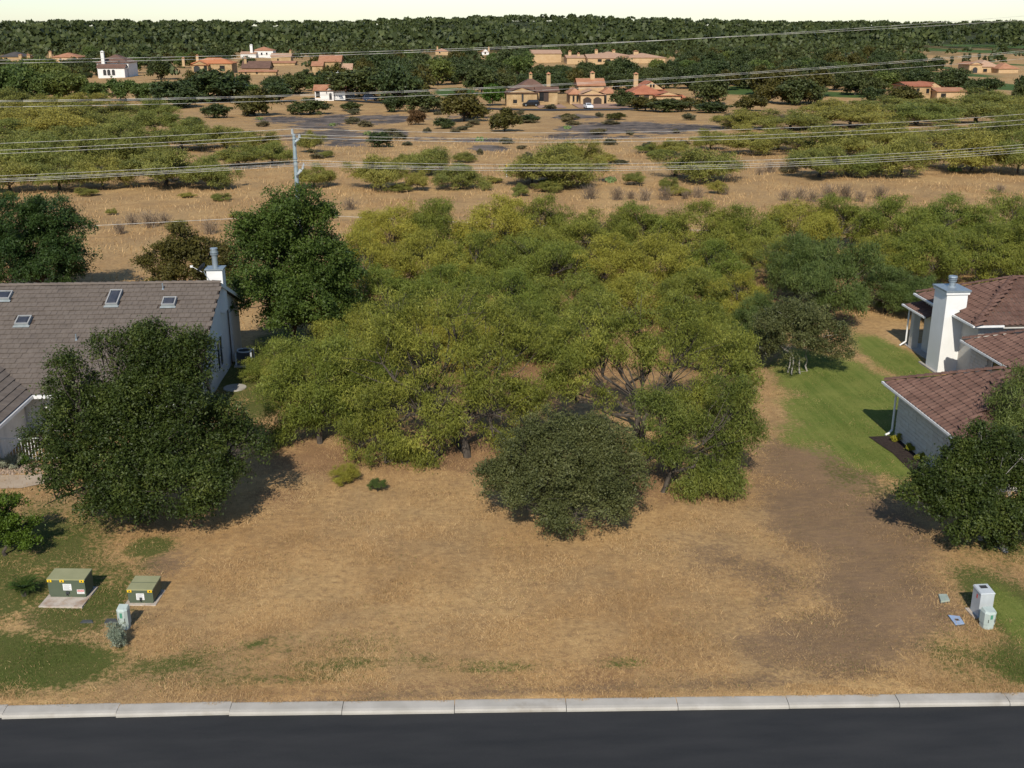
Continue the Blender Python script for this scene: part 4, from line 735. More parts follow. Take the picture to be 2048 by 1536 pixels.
def transformer(px, w_, d_, h_, pad_f, rz, label, big):
    B = site(*px); o = empty('pad_transformer', B, label, 'transformer', None, rz)
    MB().box(-.12, w_ + .10, -pad_f, d_ + .12, -.05, .045, 0.01).build('concrete_pad', 'patina', o)
    MB().box(.02, w_ - .02, .02, d_ - .02, .046, .13).build('sill', 'tgreen_d', o)
    MB().hexa([(0, 0, .132), (w_, 0, .132), (w_, d_, .132), (0, d_, .132)], [(0, 0, h_ - .02), (w_, 0, h_ - .02), (w_, d_, h_ + .015), (0, d_, h_ + .015)]).build('cabinet', 'tgreen', o)
    m = MB().hexa([(-.02, -.025, h_ - .045), (w_ + .02, -.025, h_ - .045), (w_ + .02, d_ + .02, h_ - .01), (-.02, d_ + .02, h_ - .01)], [(-.015, -.02, h_ - .005), (w_ + .015, -.02, h_ - .005), (w_ + .015, d_ + .015, h_ + .04), (-.015, d_ + .015, h_ + .04)]); m.build('hood', 'tgreen_top', o)
    if not big: MB().box(-.016, w_ + .016, d_ * .48, d_ * .50, h_ + .018, h_ + .026).build('hood_seam', 'tgreen', o)
    for k, x in enumerate((.0, .42, w_ - .16) if big else (.0, w_ - .16)):
        d = MB().box(x, x + .15, -.032, -.026, h_ - .115, h_ - .025).build('yellow_sticker', 'decal_y', o); MB().box(x + .05, x + .10, -.0345, -.0325, h_ - .095, h_ - .05).build('pictogram', 'ink', d)
    warning_plate(o, w_ * (.40 if big else .33), h_ * (.42 if big else .30), w_ * (.23 if big else .32), .24, -.002, 5)
    if big: warning_plate(o, w_ * .765, h_ * .25, .25, .16, -.002, 2, True)
    lk = MB().box(w_ * .47, w_ * .56, -.05, -.001, .20, .27).build('latch', 'darkmetal', o); MB().tube((w_ * .5, -.06, .15), (w_ * .5, -.06, .21), .02, .02, 8).build('padlock', 'ink', lk)
    return o
transformer((100, 1197), 1.25, .64, .74, .62, -0.09, 'larger olive-green pad transformer with red danger plate on a stained concrete pad', True)
transformer((258, 1209), .84, .82, .58, .12, -0.09, 'smaller olive-green pad transformer with two yellow stickers beside the pale pedestal', False)
def pedestal(px, w_, d_, h_, rz, label, mat='pedestal'):
    B = site(*px); o = empty('telecom_pedestal', B, label, 'pedestal', None, rz); c = w_ * .22; k = h_ - .12
    ring = lambda s, z: [(-w_ / 2 * s, -d_ / 2 * s + c, z), (-w_ / 2 * s + c, -d_ / 2 * s, z), (w_ / 2 * s - c, -d_ / 2 * s, z), (w_ / 2 * s, -d_ / 2 * s + c, z), (w_ / 2 * s, d_ / 2 * s, z), (-w_ / 2 * s, d_ / 2 * s, z)]
    MB().hexa(ring(.92, -.05), ring(.92, .16)).build('base', mat, o)
    m = MB().hexa(ring(1, .162), ring(1, k)); m.hexa(ring(1.04, k), [(x, y, h_ + (0.0 if y > 0 else -.05)) for x, y, z in ring(.86, 0)]); m.build('housing', mat, o)
    MB().box(-.05, .03, -d_ / 2 - .008, -d_ / 2 - .001, h_ * .56, h_ * .78).build('sticker', 'greenink', o)
    for s_ in (-1, 1): MB().box(s_ * w_ * .27 - .008, s_ * w_ * .27 + .008, -d_ / 2 - .012, -d_ / 2 - .001, h_ * .38, h_ * .55).build('handle_slot', 'ink', o)
    return o
pedestal((250, 1257), .34, .30, .80, -.12, 'pale green plastic telecom pedestal behind the silvery sage bush')
pedestal((1974, 1254), .40, .34, .66, .1, 'pale green plastic pedestal in front of the taller grey cabinet')
B = site(1955, 1237); o = empty('meter_cabinet', B, 'tall pale grey utility cabinet with sloped lid behind a green pedestal', 'cabinet', None, .02)
MB().box(-.12, .55, -.02, .62, -.05, .03).build('concrete_pad', 'patina', o)
MB().hexa([(0, 0, .032), (.46, 0, .032), (.46, .50, .032), (0, .50, .032)], [(0, 0, .86), (.46, 0, .86), (.46, .50, .90), (0, .50, .90)]).build('housing', 'cabgrey', o)
MB().hexa([(-.02, -.02, .862), (.48, -.02, .862), (.48, .52, .902), (-.02, .52, .902)], [(.0, .0, .90), (.46, .0, .90), (.46, .50, .96), (.0, .50, .96)]).build('lid', 'cabgrey', o)
MB().hexa([(.12, .26, .934), (.36, .26, .934), (.36, .42, .953), (.12, .42, .953)], [(.12, .26, .938), (.36, .26, .938), (.36, .42, .957), (.12, .42, .957)]).build('label_plate', 'ink', o)
MB().box(-.006, -.001, .18, .24, .62, .76).build('label_plate', 'decal_r', o); MB().box(.462, .48, .2, .26, .5, .62).build('hinge', 'galv', o)
def lid(name, corners, mat, label, h_=.03, hole=None, raise_=0.0):
    P = [site(*c) for c in corners]; C_ = sum(P) / 4; o = empty(name, C_, label, 'lid'); r_ = [tuple(p - C_) for p in P]
    MB().hexa([(x * 1.08, y * 1.08, -.05) for x, y, z in r_], [(x * 1.08, y * 1.08, h_ * .5) for x, y, z in r_]).build('rim', 'darklid', o)
    MB().hexa([(x, y, h_ * .5 + .002) for x, y, z in r_], [(x * .97, y * .97, h_ + raise_) for x, y, z in r_]).build('cover', mat, o)
    if hole: MB().box(-.06, .06, -.06, .06, h_ + raise_ + .001, h_ + raise_ + .006).build('hole_shade', 'ink', o)  # the hole is a thin dark plate, its inner shade put into the colour
lid('water_meter_lid', [(1911, 1252), (1929, 1250), (1919, 1234), (1896, 1232)], 'bluelid', 'blue-grey plastic water meter lid with dark hole set in the lawn', hole=True)
lid('valve_box_lid', [(1881, 1207), (1899, 1206), (1893, 1193), (1876, 1193)], 'greenlid', 'grey-green valve box lid lying in the thatch near the tall grey cabinet', raise_=.05)
lid('ground_box_lid', [(161, 1248), (186, 1247), (184, 1241), (166, 1241)], 'darklid', 'dark flat ground box lid in the grass, below the larger transformer'); lid('ground_box_lid', [(209, 1247), (236, 1247), (232, 1239), (214, 1239)], 'darklid', 'dark flat ground box lid next to the pale green pedestal')
key_tree('sage_bush', 'silvery grey-green sage bush in front of the pale pedestal', 'bush', (232, 1293), [(230, 1262, 15, 0, 1.0), (222, 1275, 13, -.1), (240, 1270, 13, 0), (233, 1284, 11, -.2)], 75, leaf='sage', rtrunk=0.025, ncl=170, per=34, clr=0.07, L=0.06, W=0.018, droop=-0.5, zmin=0.03)
# sago palm
B = site(50, 1192); o = empty('sago_palm', B, 'small dark sago palm beside the larger transformer', 'palm'); MB().tube((0, 0, -.05), (0, 0, .25), .10, .12, 8).build('trunk', 'bark', o)
rg = np.random.default_rng(3); V = []; 
for k in range(46):
    a = k * 2.4; el = rg.uniform(.15, 1.25); L = rg.uniform(.55, .8); d = np.array([math.cos(a), math.sin(a), 0]); s = np.array([-math.sin(a), math.cos(a), 0])
    for j in range(16):
        f_ = (j + 2) / 18; p = np.array([0, 0, .28]) + d * L * f_ * math.cos(el * (1 - .5 * f_)) + np.array([0, 0, 1]) * (L * f_ * math.sin(el) - .32 * L * f_ * f_)
        for sg in (-1, 1):
            l_ = .15 * math.sin(math.pi * min(1, f_ + .12)); tip = p + s * sg * l_ + d * l_ * .5 + np.array([0, 0, .03]); w_ = d * .011
            V += [p - w_, (p + tip) / 2 - w_ * 1.2, tip, (p + tip) / 2 + w_ * 1.2]
V = np.array(V); link('fronds', np_mesh('fronds', V, np.arange(len(V)).reshape(-1, 4), mats=('ash',), tint=np.repeat(rg.random(len(V) // 4), 4)), o)

# ------------------------------------------------------------------ things round the left house
fy_ = 45.55; o = empty('picket_fence', (-19.5, fy_, 0), 'low white metal picket fence running from the house behind the dark oak', 'fence')
for z in (.12, 1.06): MB().box(0, 4.2, -.02, .02, z, z + .04).build('rail', 'trim', o)
pk = None
for k in range(30):
    if pk is None: q = MB().box(-.011, .011, -.012, .012, .03, 1.10).build('picket', 'trim', o); pk = q.data
    else: q = link('picket', pk, o)
    q.location = (.07 + k * .14, 0, 0)
for x in (0, 2.1, 4.2): MB().box(x - .03, x + .03, .022, .082, -.05, 1.14).build('post', 'trim', o)
m = MB(); m.poly([(-40, 42.5, .03), (-17.6, 42.5, .03), (-16.4, 43.2, .03), (-16.2, 43.95, .03), (-40, 43.95, .03)]); M['path'] = surf('tan_concrete', (0.36, 0.28, 0.20), (0.42, 0.34, 0.25), 2, .9, .15, bump=.1, pos=True); tag(m.build('path', 'path'), 'tan concrete path leading past the fence', kind='structure')
rg = np.random.default_rng(9); m = MB()
for k in range(420):
    x, y, r_ = rg.uniform(-19.8, -15.8), rg.uniform(44.05, 45.1), rg.uniform(.04, .10); a = rg.uniform(0, 3)
    m.hexa([(x + r_ * math.cos(a + i * 1.57), y + r_ * math.sin(a + i * 1.57), .0) for i in range(4)], [(x + r_ * .6 * math.cos(a + .3 + i * 1.57), y + r_ * .6 * math.sin(a + .3 + i * 1.57), r_ * .9) for i in range(4)])
M['river'] = surf('river_rock', (0.40, 0.30, 0.22), (0.28, 0.22, 0.17), 4, .8, .2, bump=.2, pos=True); tag(m.build('river_rock', 'river'), 'tan river rock border between path and picket fence', 'rock', kind='stuff')
key_tree('fence_shrub', 'grey-green grassy shrub at the foot of the picket fence', 'shrub', (15, 938), [(15, 922, 15, 0), (28, 925, 12, 0), (0, 925, 12, 0)], 81, leaf='sage', rtrunk=.02, ncl=130, per=30, clr=.09, L=.12, W=.018, droop=-.6, zmin=.03)
key_tree('fence_shrub', 'small bright green shrub at the foot of the picket fence', 'shrub', (45, 930), [(45, 918, 9, 0), (45, 925, 7, 0)], 82, leaf='bright', rtrunk=.02, ncl=80, per=30, clr=.07, L=.07, W=.04, droop=0, zmin=.03)
B = site(492, 722); o = empty('air_conditioner', (-11.2, 59.6, 0), 'grey outdoor air conditioner with round fan grille in the house shadow', 'air conditioner')
MB().box(-.55, .55, -.55, .55, -.02, .07).build('pad', 'concrete', o); MB().box(-.42, .42, -.42, .42, .072, .80).build('casing', 'darkmetal', o)
for sx in (-1, 1):
    for sy in (-1, 1): MB().box(sx * .43 - .04, sx * .43 + .04, sy * .43 - .04, sy * .43 + .04, .071, .82).build('corner_post', 'cabgrey', o)
q = MB(); 
for i in range(20):
    a, b = 2 * math.pi * i / 20, 2 * math.pi * (i + 1) / 20
    q.hexa([(.36 * math.cos(a), .36 * math.sin(a), .802), (.44 * math.cos(a), .44 * math.sin(a), .802), (.44 * math.cos(b), .44 * math.sin(b), .802), (.36 * math.cos(b), .36 * math.sin(b), .802)], [(.36 * math.cos(a), .36 * math.sin(a), .86), (.44 * math.cos(a), .44 * math.sin(a), .86), (.44 * math.cos(b), .44 * math.sin(b), .86), (.36 * math.cos(b), .36 * math.sin(b), .86)])
gr = q.build('top_ring', 'cabgrey', o); q = MB()
for i in range(7): q.box(-.35, .35, -.33 + i * .11 - .008, -.33 + i * .11 + .008, .825, .84)
q.build('fan_grille', 'ink', gr)
B = site(470, 777); o = empty('septic_lid', B, 'round pale concrete lid in the side yard of the white house', 'lid'); m = MB(); m.tube((0, 0, -.05), (0, 0, .05), .62, .60, 28); m.build('disc', 'concrete', o); MB().tube((0, 0, .051), (0, 0, .075), .09, .08, 12).build('knob', 'concrete', o)
o = empty('satellite_dish', (-12.75, 57.85, 5.25), 'small satellite dish fixed to the chimney of the brown-roofed house', 'satellite dish')
MB().path([(.35, 0, .0), (.15, 0, .35), (.05, .1, .55)], .02, 6).build('mast', 'galv', o); m = MB(); c0 = Vector((-.02, .16, .70)); nrm = Vector((-.75, .25, .6)).normalized(); u = nrm.orthogonal().normalized(); v = nrm.cross(u); R_ = [(0, 0), (.15, .02), (.26, .06), (.32, .10)]
for (r0, d0), (r1, d1) in zip(R_[:-1], R_[1:]):
    for i in range(16):
        a, b = 2 * math.pi * i / 16, 2 * math.pi * (i + 1) / 16; f_ = lambda r, d, t_: c0 + nrm * d + (u * math.cos(t_) + v * math.sin(t_)) * r
        m.poly([f_(r0, d0, a), f_(r1, d1, a), f_(r1, d1, b), f_(r0, d0, b)] if r0 else [f_(0, d0, a), f_(r1, d1, a), f_(r1, d1, b)])
m.build('dish', 'darkmetal', o); MB().path([(-.05, .1, .5), (-.55, .05, .82)], .014, 6).build('feed_arm', 'trim', o); MB().box(-.64, -.50, .0, .09, .78, .88).build('feed_horn', 'trim', o)

# ------------------------------------------------------------------ steel pole and wires
M['steel'] = surf('blue_grey_steel', (0.25, 0.32, 0.35), (0.32, 0.39, 0.41), 1.5, .5, .4, .3, bump=.05); M['wire'] = surf('aluminium_wire', (0.50, 0.49, 0.45), (0.58, 0.57, 0.53), 1, .5, .4, .0, bump=0); M['porc'] = surf('grey_porcelain', (0.40, 0.45, 0.47), (0.50, 0.54, 0.55), 3, .35, .5, bump=0)
PB = np.array([-12.92, 100.43, 0.0]); o = empty('steel_pole', PB, 'slim blue-grey steel utility pole with stacked insulators', 'utility pole'); HP = 9.55
MB().tube((0, 0, -.3), (0, 0, HP * .5), .24, .20, 12).build('lower_shaft', 'steel', o); MB().tube((0, 0, HP * .5 + .002), (0, 0, HP - .35), .20, .15, 12).build('upper_shaft', 'steel', o)
for z in (2.5, 4.77, 7.0): MB().tube((0, 0, z - .04), (0, 0, z + .04), .235, .235, 12).build('collar', 'galv', o)
def insul(p0, p1):
    p0, p1 = Vector(p0), Vector(p1); m = MB(); m.tube(p0, p1, .05, .045, 8)
    for k in range(4): c = p0 + (p1 - p0) * (.2 + .2 * k); d = (p1 - p0).normalized() * .025; m.tube(c - d, c + d, .12, .12, 10)
    return m.build('insulator', 'porc', o)
insul((-.12, 0, HP - .42), (-.12, 0, HP + .1)); insul((.1, -.1, HP - 1.05), (.5, -.1, HP - .72)); insul((.5, -.12, HP - .72), (.5, -.12, HP - .35)); insul((.15, .1, HP - 1.1), (.15, .3, HP - .7))
insul((.12, -.1, HP - 3.95), (.55, -.1, HP - 3.55)); insul((.60, -.1, HP - 3.55), (.74, -.1, HP - 2.95)); insul((.1, .12, HP - 3.9), (.4, .2, HP - 3.5))
for z in (HP - 1.25, HP - 4.1): MB().box(.02, .22, -.24, -.12, z - .12, z + .08).build('bracket', 'darkmetal', o)
def quad_fit(p): (x0, y0), (x1, y1), (x2, y2) = p; A = np.array([[x * x, x, 1] for x in (x0, x1, x2)]); return np.linalg.solve(A, [y0, y1, y2])
def wire(p, xr, Yr, r, label, group, mat='wire'):
    c = quad_fit(p); xs_ = np.linspace(xr[0], xr[1], 40); Ys = np.interp(xs_, [xr[0], xr[1]], Yr)
    pts = [tuple(at_y(x, c[0] * x * x + c[1] * x + c[2], Y)) for x, Y in zip(xs_, Ys)]
    m = MB(); m.path(pts, r, 5); q = m.build('power_line', mat, None, smooth=True); tag(q, label, 'wire', group)
Lp = [(591, 257.5), (601, 269), (601, 275.5), (603, 320.5), (610, 325.5), (606, 328), (603, 331)]
Le = [286.8, 300.4, 307.3, 351.7, 357.5, 360, 363.7]; Rm = [263.5, 276, 282.5, 326.5, 333, 335.8, 340]; Re = [228, 239.5, 248.5, 289, 294.6, 300.4, 304.5]
for i in range(7):
    x, y = Lp[i]; up = i < 3; n_ = ('topmost wire', 'middle wire', 'lowest wire')[i] + ' of the three on the upper insulators' if up else ('top wire', 'second wire', 'third wire', 'bottom wire')[i - 3] + ' of the close bundle on the lower insulators'
    Y0 = 100.3 - (.1 if i else 0)
    wire([(x, y), (x * .45, y + (Le[i] - y) * .60), (0, Le[i])], (-420, x), (96.5, Y0), .015, n_ + ', strung left from the steel pole', 'wires on the steel pole')
    wire([(x, y), (1300, Rm[i]), (2048, Re[i])], (x, 2500), (Y0, 114), .015, n_ + ', strung right from the steel pole', 'wires on the steel pole')
wire([(598, 431), (300, 445.5), (0, 461)], (-400, 598), (97, 100.2), .02, 'low grey cable running behind the house to the steel pole', 'cables low on the pole'); wire([(600, 428), (940, 445), (2048, 467)], (600, 2400), (100.2, 92), .02, 'low grey cable running from the steel pole over the thicket', 'cables low on the pole')
for pts, lab in (([(0, 120.3), (700, 104.6), (1200, 86)], 'higher of the two thin conductors in front of the far villas'), ([(0, 126.5), (700, 109.4), (1200, 87.5)], 'lower of the two thin conductors in front of the far villas'), ([(0, 201), (1300, 157.5), (2048, 101.5)], 'top conductor of the long line crossing above the dark rock'), ([(0, 203.6), (1300, 160), (2048, 104.5)], 'middle conductor of the long line crossing above the dark rock'), ([(0, 214), (1300, 169), (2048, 117.5)], 'lowest conductor of the long line crossing above the dark rock')):
    wire(pts, (-300, 2400), (118, 235), .024, lab, 'high conductors')
B = site(1013, 354); o = empty('pipeline_marker', B, 'white marker post with yellow cap standing in the straw field', 'marker post'); MB().tube((0, 0, -.1), (0, 0, 1.25), .08, .08, 10).build('post', 'decal_w', o); MB().tube((0, 0, 1.252), (0, 0, 1.6), .09, .07, 10).build('cap', 'yellowcap', o)

# ------------------------------------------------------------------ far road, villas, cars
road_pts = [(620, 197), (760, 206), (900, 214), (1000, 219), (1100, 221), (1240, 220), (1320, 214)]
m = MB(); prev = None
for x, y in road_pts:
    P = site(x, y); q = (P + (0, -3.2, .15), P + (0, 3.2, .15))
    if prev: m.poly([prev[0], q[0], q[1], prev[1]])
    prev = q
tag(m.build('far_road', 'asphalt'), 'narrow dark street in front of the far villas', kind='structure')
def tiled(name, c1, c2):
    t = NT(name); v = t.pos(); a = t.noise(v, .5, 5); b = t.noise(v, 4, 4)
    c = t.mix(t.mr(a, .35, .65), c1, c2); c = t.mix(t.mr(b, .4, .7, 0, .5), c, tuple(x * .6 for x in c1)); return t.bsdf(c, .9, .15, normal=t.bump(b, .6, .12))
M['r_terra'] = tiled('terracotta', (0.34, 0.155, 0.085), (0.42, 0.22, 0.13)); M['r_orange'] = tiled('orange_tile', (0.46, 0.17, 0.075), (0.52, 0.22, 0.10)); M['r_red'] = tiled('red_tile', (0.32, 0.115, 0.065), (0.40, 0.16, 0.09)); M['r_brown'] = tiled('brown_tile', (0.125, 0.075, 0.055), (0.17, 0.10, 0.075)); M['r_pale'] = tiled('pale_tile', (0.40, 0.245, 0.16), (0.46, 0.30, 0.20)); M['r_grey'] = tiled('dark_shingle', (0.07, 0.065, 0.06), (0.10, 0.09, 0.085))
M['w_tan'] = tiled('tan_stucco', (0.46, 0.31, 0.165), (0.52, 0.37, 0.21)); M['w_stone'] = tiled('tan_stone', (0.34, 0.225, 0.11), (0.46, 0.33, 0.18)); M['w_white'] = surf('far_white', (0.68, 0.66, 0.62), (0.74, 0.72, 0.68), .6, .9, .2, bump=0); M['doorbrown'] = surf('brown_door', (0.045, 0.03, 0.022), (0.065, 0.042, 0.03), 2, .6, .3, bump=0)
M['paver'] = surf('brick_paver', (0.30, 0.19, 0.14), (0.36, 0.24, 0.18), .8, .9, .1, bump=.1, pos=True); M['carwhite'] = surf('white_paint', (0.70, 0.71, 0.72), (0.74, 0.75, 0.76), 2, .25, .5, bump=0); M['carblack'] = surf('black_paint', (0.010, 0.011, 0.013), (0.014, 0.015, 0.017), 2, .2, .5, bump=0); M['carblue'] = surf('blue_paint', (0.03, 0.05, 0.09), (0.04, 0.06, 0.11), 2, .25, .5, bump=0); M['tyre'] = surf('tyre_rubber', (0.015, 0.015, 0.015), (0.02, 0.02, 0.02), 4, .9, .1, bump=0)
HB = []                                                       # photo boxes kept open so that trees do not stand before the villas
def villa(name, label, base, blocks, chims=(), doors=(), keep=None):
    """blocks: x0,x1 (photo), wall base y, wall top y, ridge y, kind, wall, roof, metres behind the base line, depth"""
    B = site(*base); s = mpp(B); o = empty(name, B, label, 'house'); X = lambda px: (px - base[0]) * s; Zh = lambda py, yo: (base[1] - py) * s * 1.02 + yo * -(CAM_H - B[2]) / B[1] * 0.0
    for (x0, x1, yb, yt, yr, kind, wm, rm, yo, dp) in blocks:
        a, b = X(x0), X(x1); lift = yo * (CAM_H - B[2]) / B[1]; z0 = -.5; zt = max(1.6, Zh(yt, yo) - lift); zr_ = max(zt + .8, Zh(yr, yo) - lift); ov = .55; y0, y1 = yo, yo + dp; ym = (y0 + y1) / 2; xm = (a + b) / 2
        MB().box(a, b, y0, y1, z0, zt).build('wall', wm, o)
        lo = [(a - ov, y0 - ov, zt - .1), (b + ov, y0 - ov, zt - .1), (b + ov, y1 + ov, zt - .1), (a - ov, y1 + ov, zt - .1)]; lo2 = [(x, y, z + .18) for x, y, z in lo]; m = MB().hexa(lo, lo2)
        if kind == 'hip':
            k = min((b - a) / 2, (y1 - y0) / 2) * .85
            r0, r1 = ((a + k, ym, zr_), (b - k, ym, zr_)) if (b - a) >= (y1 - y0) else ((xm, y0 + k, zr_), (xm, y1 - k, zr_))
            A_, B_, C_, D_ = lo2
            if (b - a) >= (y1 - y0): m.poly([A_, B_, r1, r0]); m.poly([C_, D_, r0, r1]); m.poly([D_, A_, r0]); m.poly([B_, C_, r1])
            else: m.poly([A_, B_, r0]); m.poly([B_, C_, r1, r0]); m.poly([C_, D_, r1]); m.poly([D_, A_, r0, r1])
        elif kind == 'gx':
            A_, B_, C_, D_ = lo2; r0, r1 = (a - ov, ym, zr_), (b + ov, ym, zr_); m.poly([A_, B_, r1, r0]); m.poly([C_, D_, r0, r1])
            g_ = MB(); g_.poly([(a, y0, zt + .09), (a, y1, zt + .09), (a, ym, zr_ - .1)]); g_.poly([(b, y0, zt + .09), (b, y1, zt + .09), (b, ym, zr_ - .1)]); g_.build('gable', wm, o)
        elif kind == 'gy':
            A_, B_, C_, D_ = lo2; r0, r1 = (xm, y0 - ov * .5, zr_), (xm, y1 + ov, zr_); m.poly([B_, C_, r1, r0]); m.poly([D_, A_, r0, r1])
            MB().hexa([(a, y0 - .02, zt - .05), (b, y0 - .02, zt - .05), (b, y0 + .1, zt - .05), (a, y0 + .1, zt - .05)], [(xm - .05, y0 - .02, zr_ - .12), (xm + .05, y0 - .02, zr_ - .12), (xm + .05, y0 + .1, zr_ - .12), (xm - .05, y0 + .1, zr_ - .12)]).build('gable', wm, o)
        elif kind == 'flat': m.box(a - .2, b + .2, y0 - .2, y1 + .2, zt + .181, zt + .45)
        m.build('roof', rm, o)
    for (cx_, yt, yb, wpx, wm, yo) in chims:
        lift = yo * (CAM_H - B[2]) / B[1]; h_ = Zh(yt, 0) - lift; w2 = wpx * s / 2; x = X(cx_)
        c = MB().box(x - w2, x + w2, yo, yo + 2 * w2, max(.5, Zh(yb, 0) - lift - 1.5), h_ - .6).build('chimney', wm, o); MB().hexa([(x - w2 * 1.2, yo - w2 * .2, h_ - .2), (x + w2 * 1.2, yo - w2 * .2, h_ - .2), (x + w2 * 1.2, yo + w2 * 2.2, h_ - .2), (x - w2 * 1.2, yo + w2 * 2.2, h_ - .2)], [(x - .1, yo + w2 - .1, h_ + .35), (x + .1, yo + w2 - .1, h_ + .35), (x + .1, yo + w2 + .1, h_ + .35), (x - .1, yo + w2 + .1, h_ + .35)]).build('chimney_hood', 'r_terra' if wm != 'w_white' else 'w_white', c)
        for sx in (-1, 1): MB().box(x + sx * w2 * .72 - w2 * .22, x + sx * w2 * .72 + w2 * .22, yo + .1, yo + 2 * w2 - .1, h_ - .598, h_ - .2).build('chimney_pier', wm, c)
    for d in doors:                                           # x0,x1,y base,y top, kind, metres behind
        x0, x1, yb, yt, kind, yo = d; lift = yo * (CAM_H - B[2]) / B[1]; a, b, z0, z1 = X(x0), X(x1), Zh(yb, 0) - lift, Zh(yt, 0) - lift
        z0 = max(z0, 0.02) if kind in ('garage', 'door', 'arch') else z0; z1 = max(z1, z0 + .9); arc = kind in ('garage', 'arch'); rise = min((b - a) * .28, (z1 - z0) * .3) if arc else 0
        top = [(b - (b - a) * k / 8, z1 - rise + rise * math.sin(math.pi * k / 8)) for k in range(9)] if arc else [(b, z1), (a, z1)]
        ring = [(a, z0), (b, z0)] + top; mt = {'garage': 'doorbrown', 'door': 'doorbrown', 'arch': 'ink', 'win': 'glass_dark'}[kind]
        w_ = MB().hexa([(x, yo - .02, z) for x, z in ring][::-1], [(x, yo - .07, z) for x, z in ring][::-1]).build({'garage': 'garage_door', 'door': 'door', 'arch': 'archway', 'win': 'window'}[kind], mt, o)
        if kind == 'win': MB().box(a - .15, b + .15, yo - .16, yo - .022, z0 - .16, z0 - .005).build('sill', 'w_tan', w_)
        if kind == 'garage':
            for k in range(1, 4): zz = z0 + (z1 - rise - z0) * k / 4; MB().box(a + .1, b - .1, yo - .085, yo - .071, zz - .03, zz + .03).build('door_panel_joint', 'ink', w_)
    if keep: HB.append((keep, B[1]))
    return o
villa('stone_villa', 'stone villa with dark brown hip roof and two square chimneys, black car outside', (1060, 213),
    [(1013, 1074, 214, 187, 177, 'gy', 'w_stone', 'r_brown', 0, 7), (1030, 1108, 205, 184, 159, 'hip', 'w_stone', 'r_brown', 7.5, 12), (1076, 1118, 205, 184, 176, 'gx', 'w_stone', 'r_brown', 4, 5)],
    [(1068, 148, 165, 6.5, 'w_stone', 12), (1103, 149, 176, 8, 'w_stone', 9)], [(1043, 1047, 204, 189, 'arch', -.02), (1026, 1034, 207, 200, 'win', -.02), (1081, 1090, 203, 184, 'win', 4), (1090, 1100, 204, 183, 'door', 4)], keep=(1004, 145, 1120, 222))
villa('stucco_villa', 'tan villa with twin arched brown garage doors and a bell-shaped chimney', (1186, 210),
    [(1161, 1208, 210, 190, 181, 'gy', 'w_tan', 'r_pale', 0, 8), (1164, 1216, 200, 172, 159, 'gx', 'w_tan', 'r_terra', 9, 8), (1142, 1164, 208, 189, 178, 'hip', 'w_tan', 'r_terra', 3, 9), (1208, 1238, 208, 188, 177, 'hip', 'w_tan', 'r_terra', 3, 9)],
    [(1195, 146, 160, 9, 'w_tan', 12)], [(1166, 1182.5, 209, 195, 'garage', -.02), (1186.5, 1203, 209, 195, 'garage', -.02), (1211, 1216, 208, 190, 'arch', 3), (1147, 1151, 204, 192, 'win', 3), (1155, 1159, 204, 192, 'win', 3), (1225, 1230, 203, 193, 'win', 3)], keep=(1134, 142, 1244, 222))
villa('red_roof_villa', 'tan villa with spreading red tile roof and one arched garage door', (1335, 209),
    [(1312, 1361, 209, 192, 185, 'gy', 'w_tan', 'r_red', 0, 8), (1262, 1330, 205, 189, 172, 'hip', 'w_tan', 'r_red', 4, 11), (1287, 1338, 198, 180, 164, 'gy', 'w_tan', 'r_red', 9, 10), (1361, 1374, 208, 198, 191, 'hip', 'w_tan', 'r_red', 1, 4)],
    [(1286, 148, 165, 9, 'w_tan', 14)], [(1337, 1354, 209, 197, 'garage', -.02), (1362, 1370, 208, 199, 'arch', 1), (1272, 1282, 203, 190, 'win', 4), (1292, 1302, 204, 190, 'door', 4), (1309, 1313, 176, 169, 'win', 9), (1315, 1319, 176, 169, 'win', 9)], keep=(1246, 142, 1376, 214))
villa('white_cottage', 'small white cottage with orange-brown tile roof and white chimney among oaks', (660, 202),
    [(630, 690, 201, 182, 172, 'gx', 'w_white', 'r_terra', 1, 7), (655, 668, 202, 182, 175, 'gy', 'w_white', 'r_terra', 0, 3), (664, 700, 190, 168, 155, 'hip', 'w_white', 'r_terra', 12, 9)], [(671, 146, 160, 7, 'w_white', 13)],
    [(632, 640, 195, 184, 'win', 1), (659, 664, 200, 187, 'arch', 0)], keep=(624, 134, 696, 206))
villa('stone_lodge', 'two-storey stone lodge with weathered red roofs left of the white cottage', (514, 150),
    [(481, 535, 142, 137, 124, 'gx', 'w_stone', 'r_brown', 6, 14), (480, 552, 150, 148, 141, 'gx', 'w_stone', 'r_terra', 0, 6)], [(486, 117, 126, 5, 'w_stone', 10)], [(490, 494, 148, 145, 'win', 0), (512, 516, 148, 145, 'win', 0)], keep=(476, 115, 556, 152))
villa('orange_roof_villa', 'villa with vivid orange tile roof and shaded porch', (424, 146),
    [(386, 464, 145, 128, 118, 'hip', 'w_stone', 'r_orange', 0, 16), (388, 420, 146, 131, 124, 'gy', 'w_stone', 'r_orange', -4, 6)], [(391, 112, 120, 5, 'w_tan', 8), (367, 117, 128, 5, 'w_tan', 3)], [(392, 404, 144, 132, 'arch', -4.02), (412, 418, 143, 132, 'win', -4.02), (440, 450, 143, 132, 'win', 0)], keep=(362, 112, 468, 148))
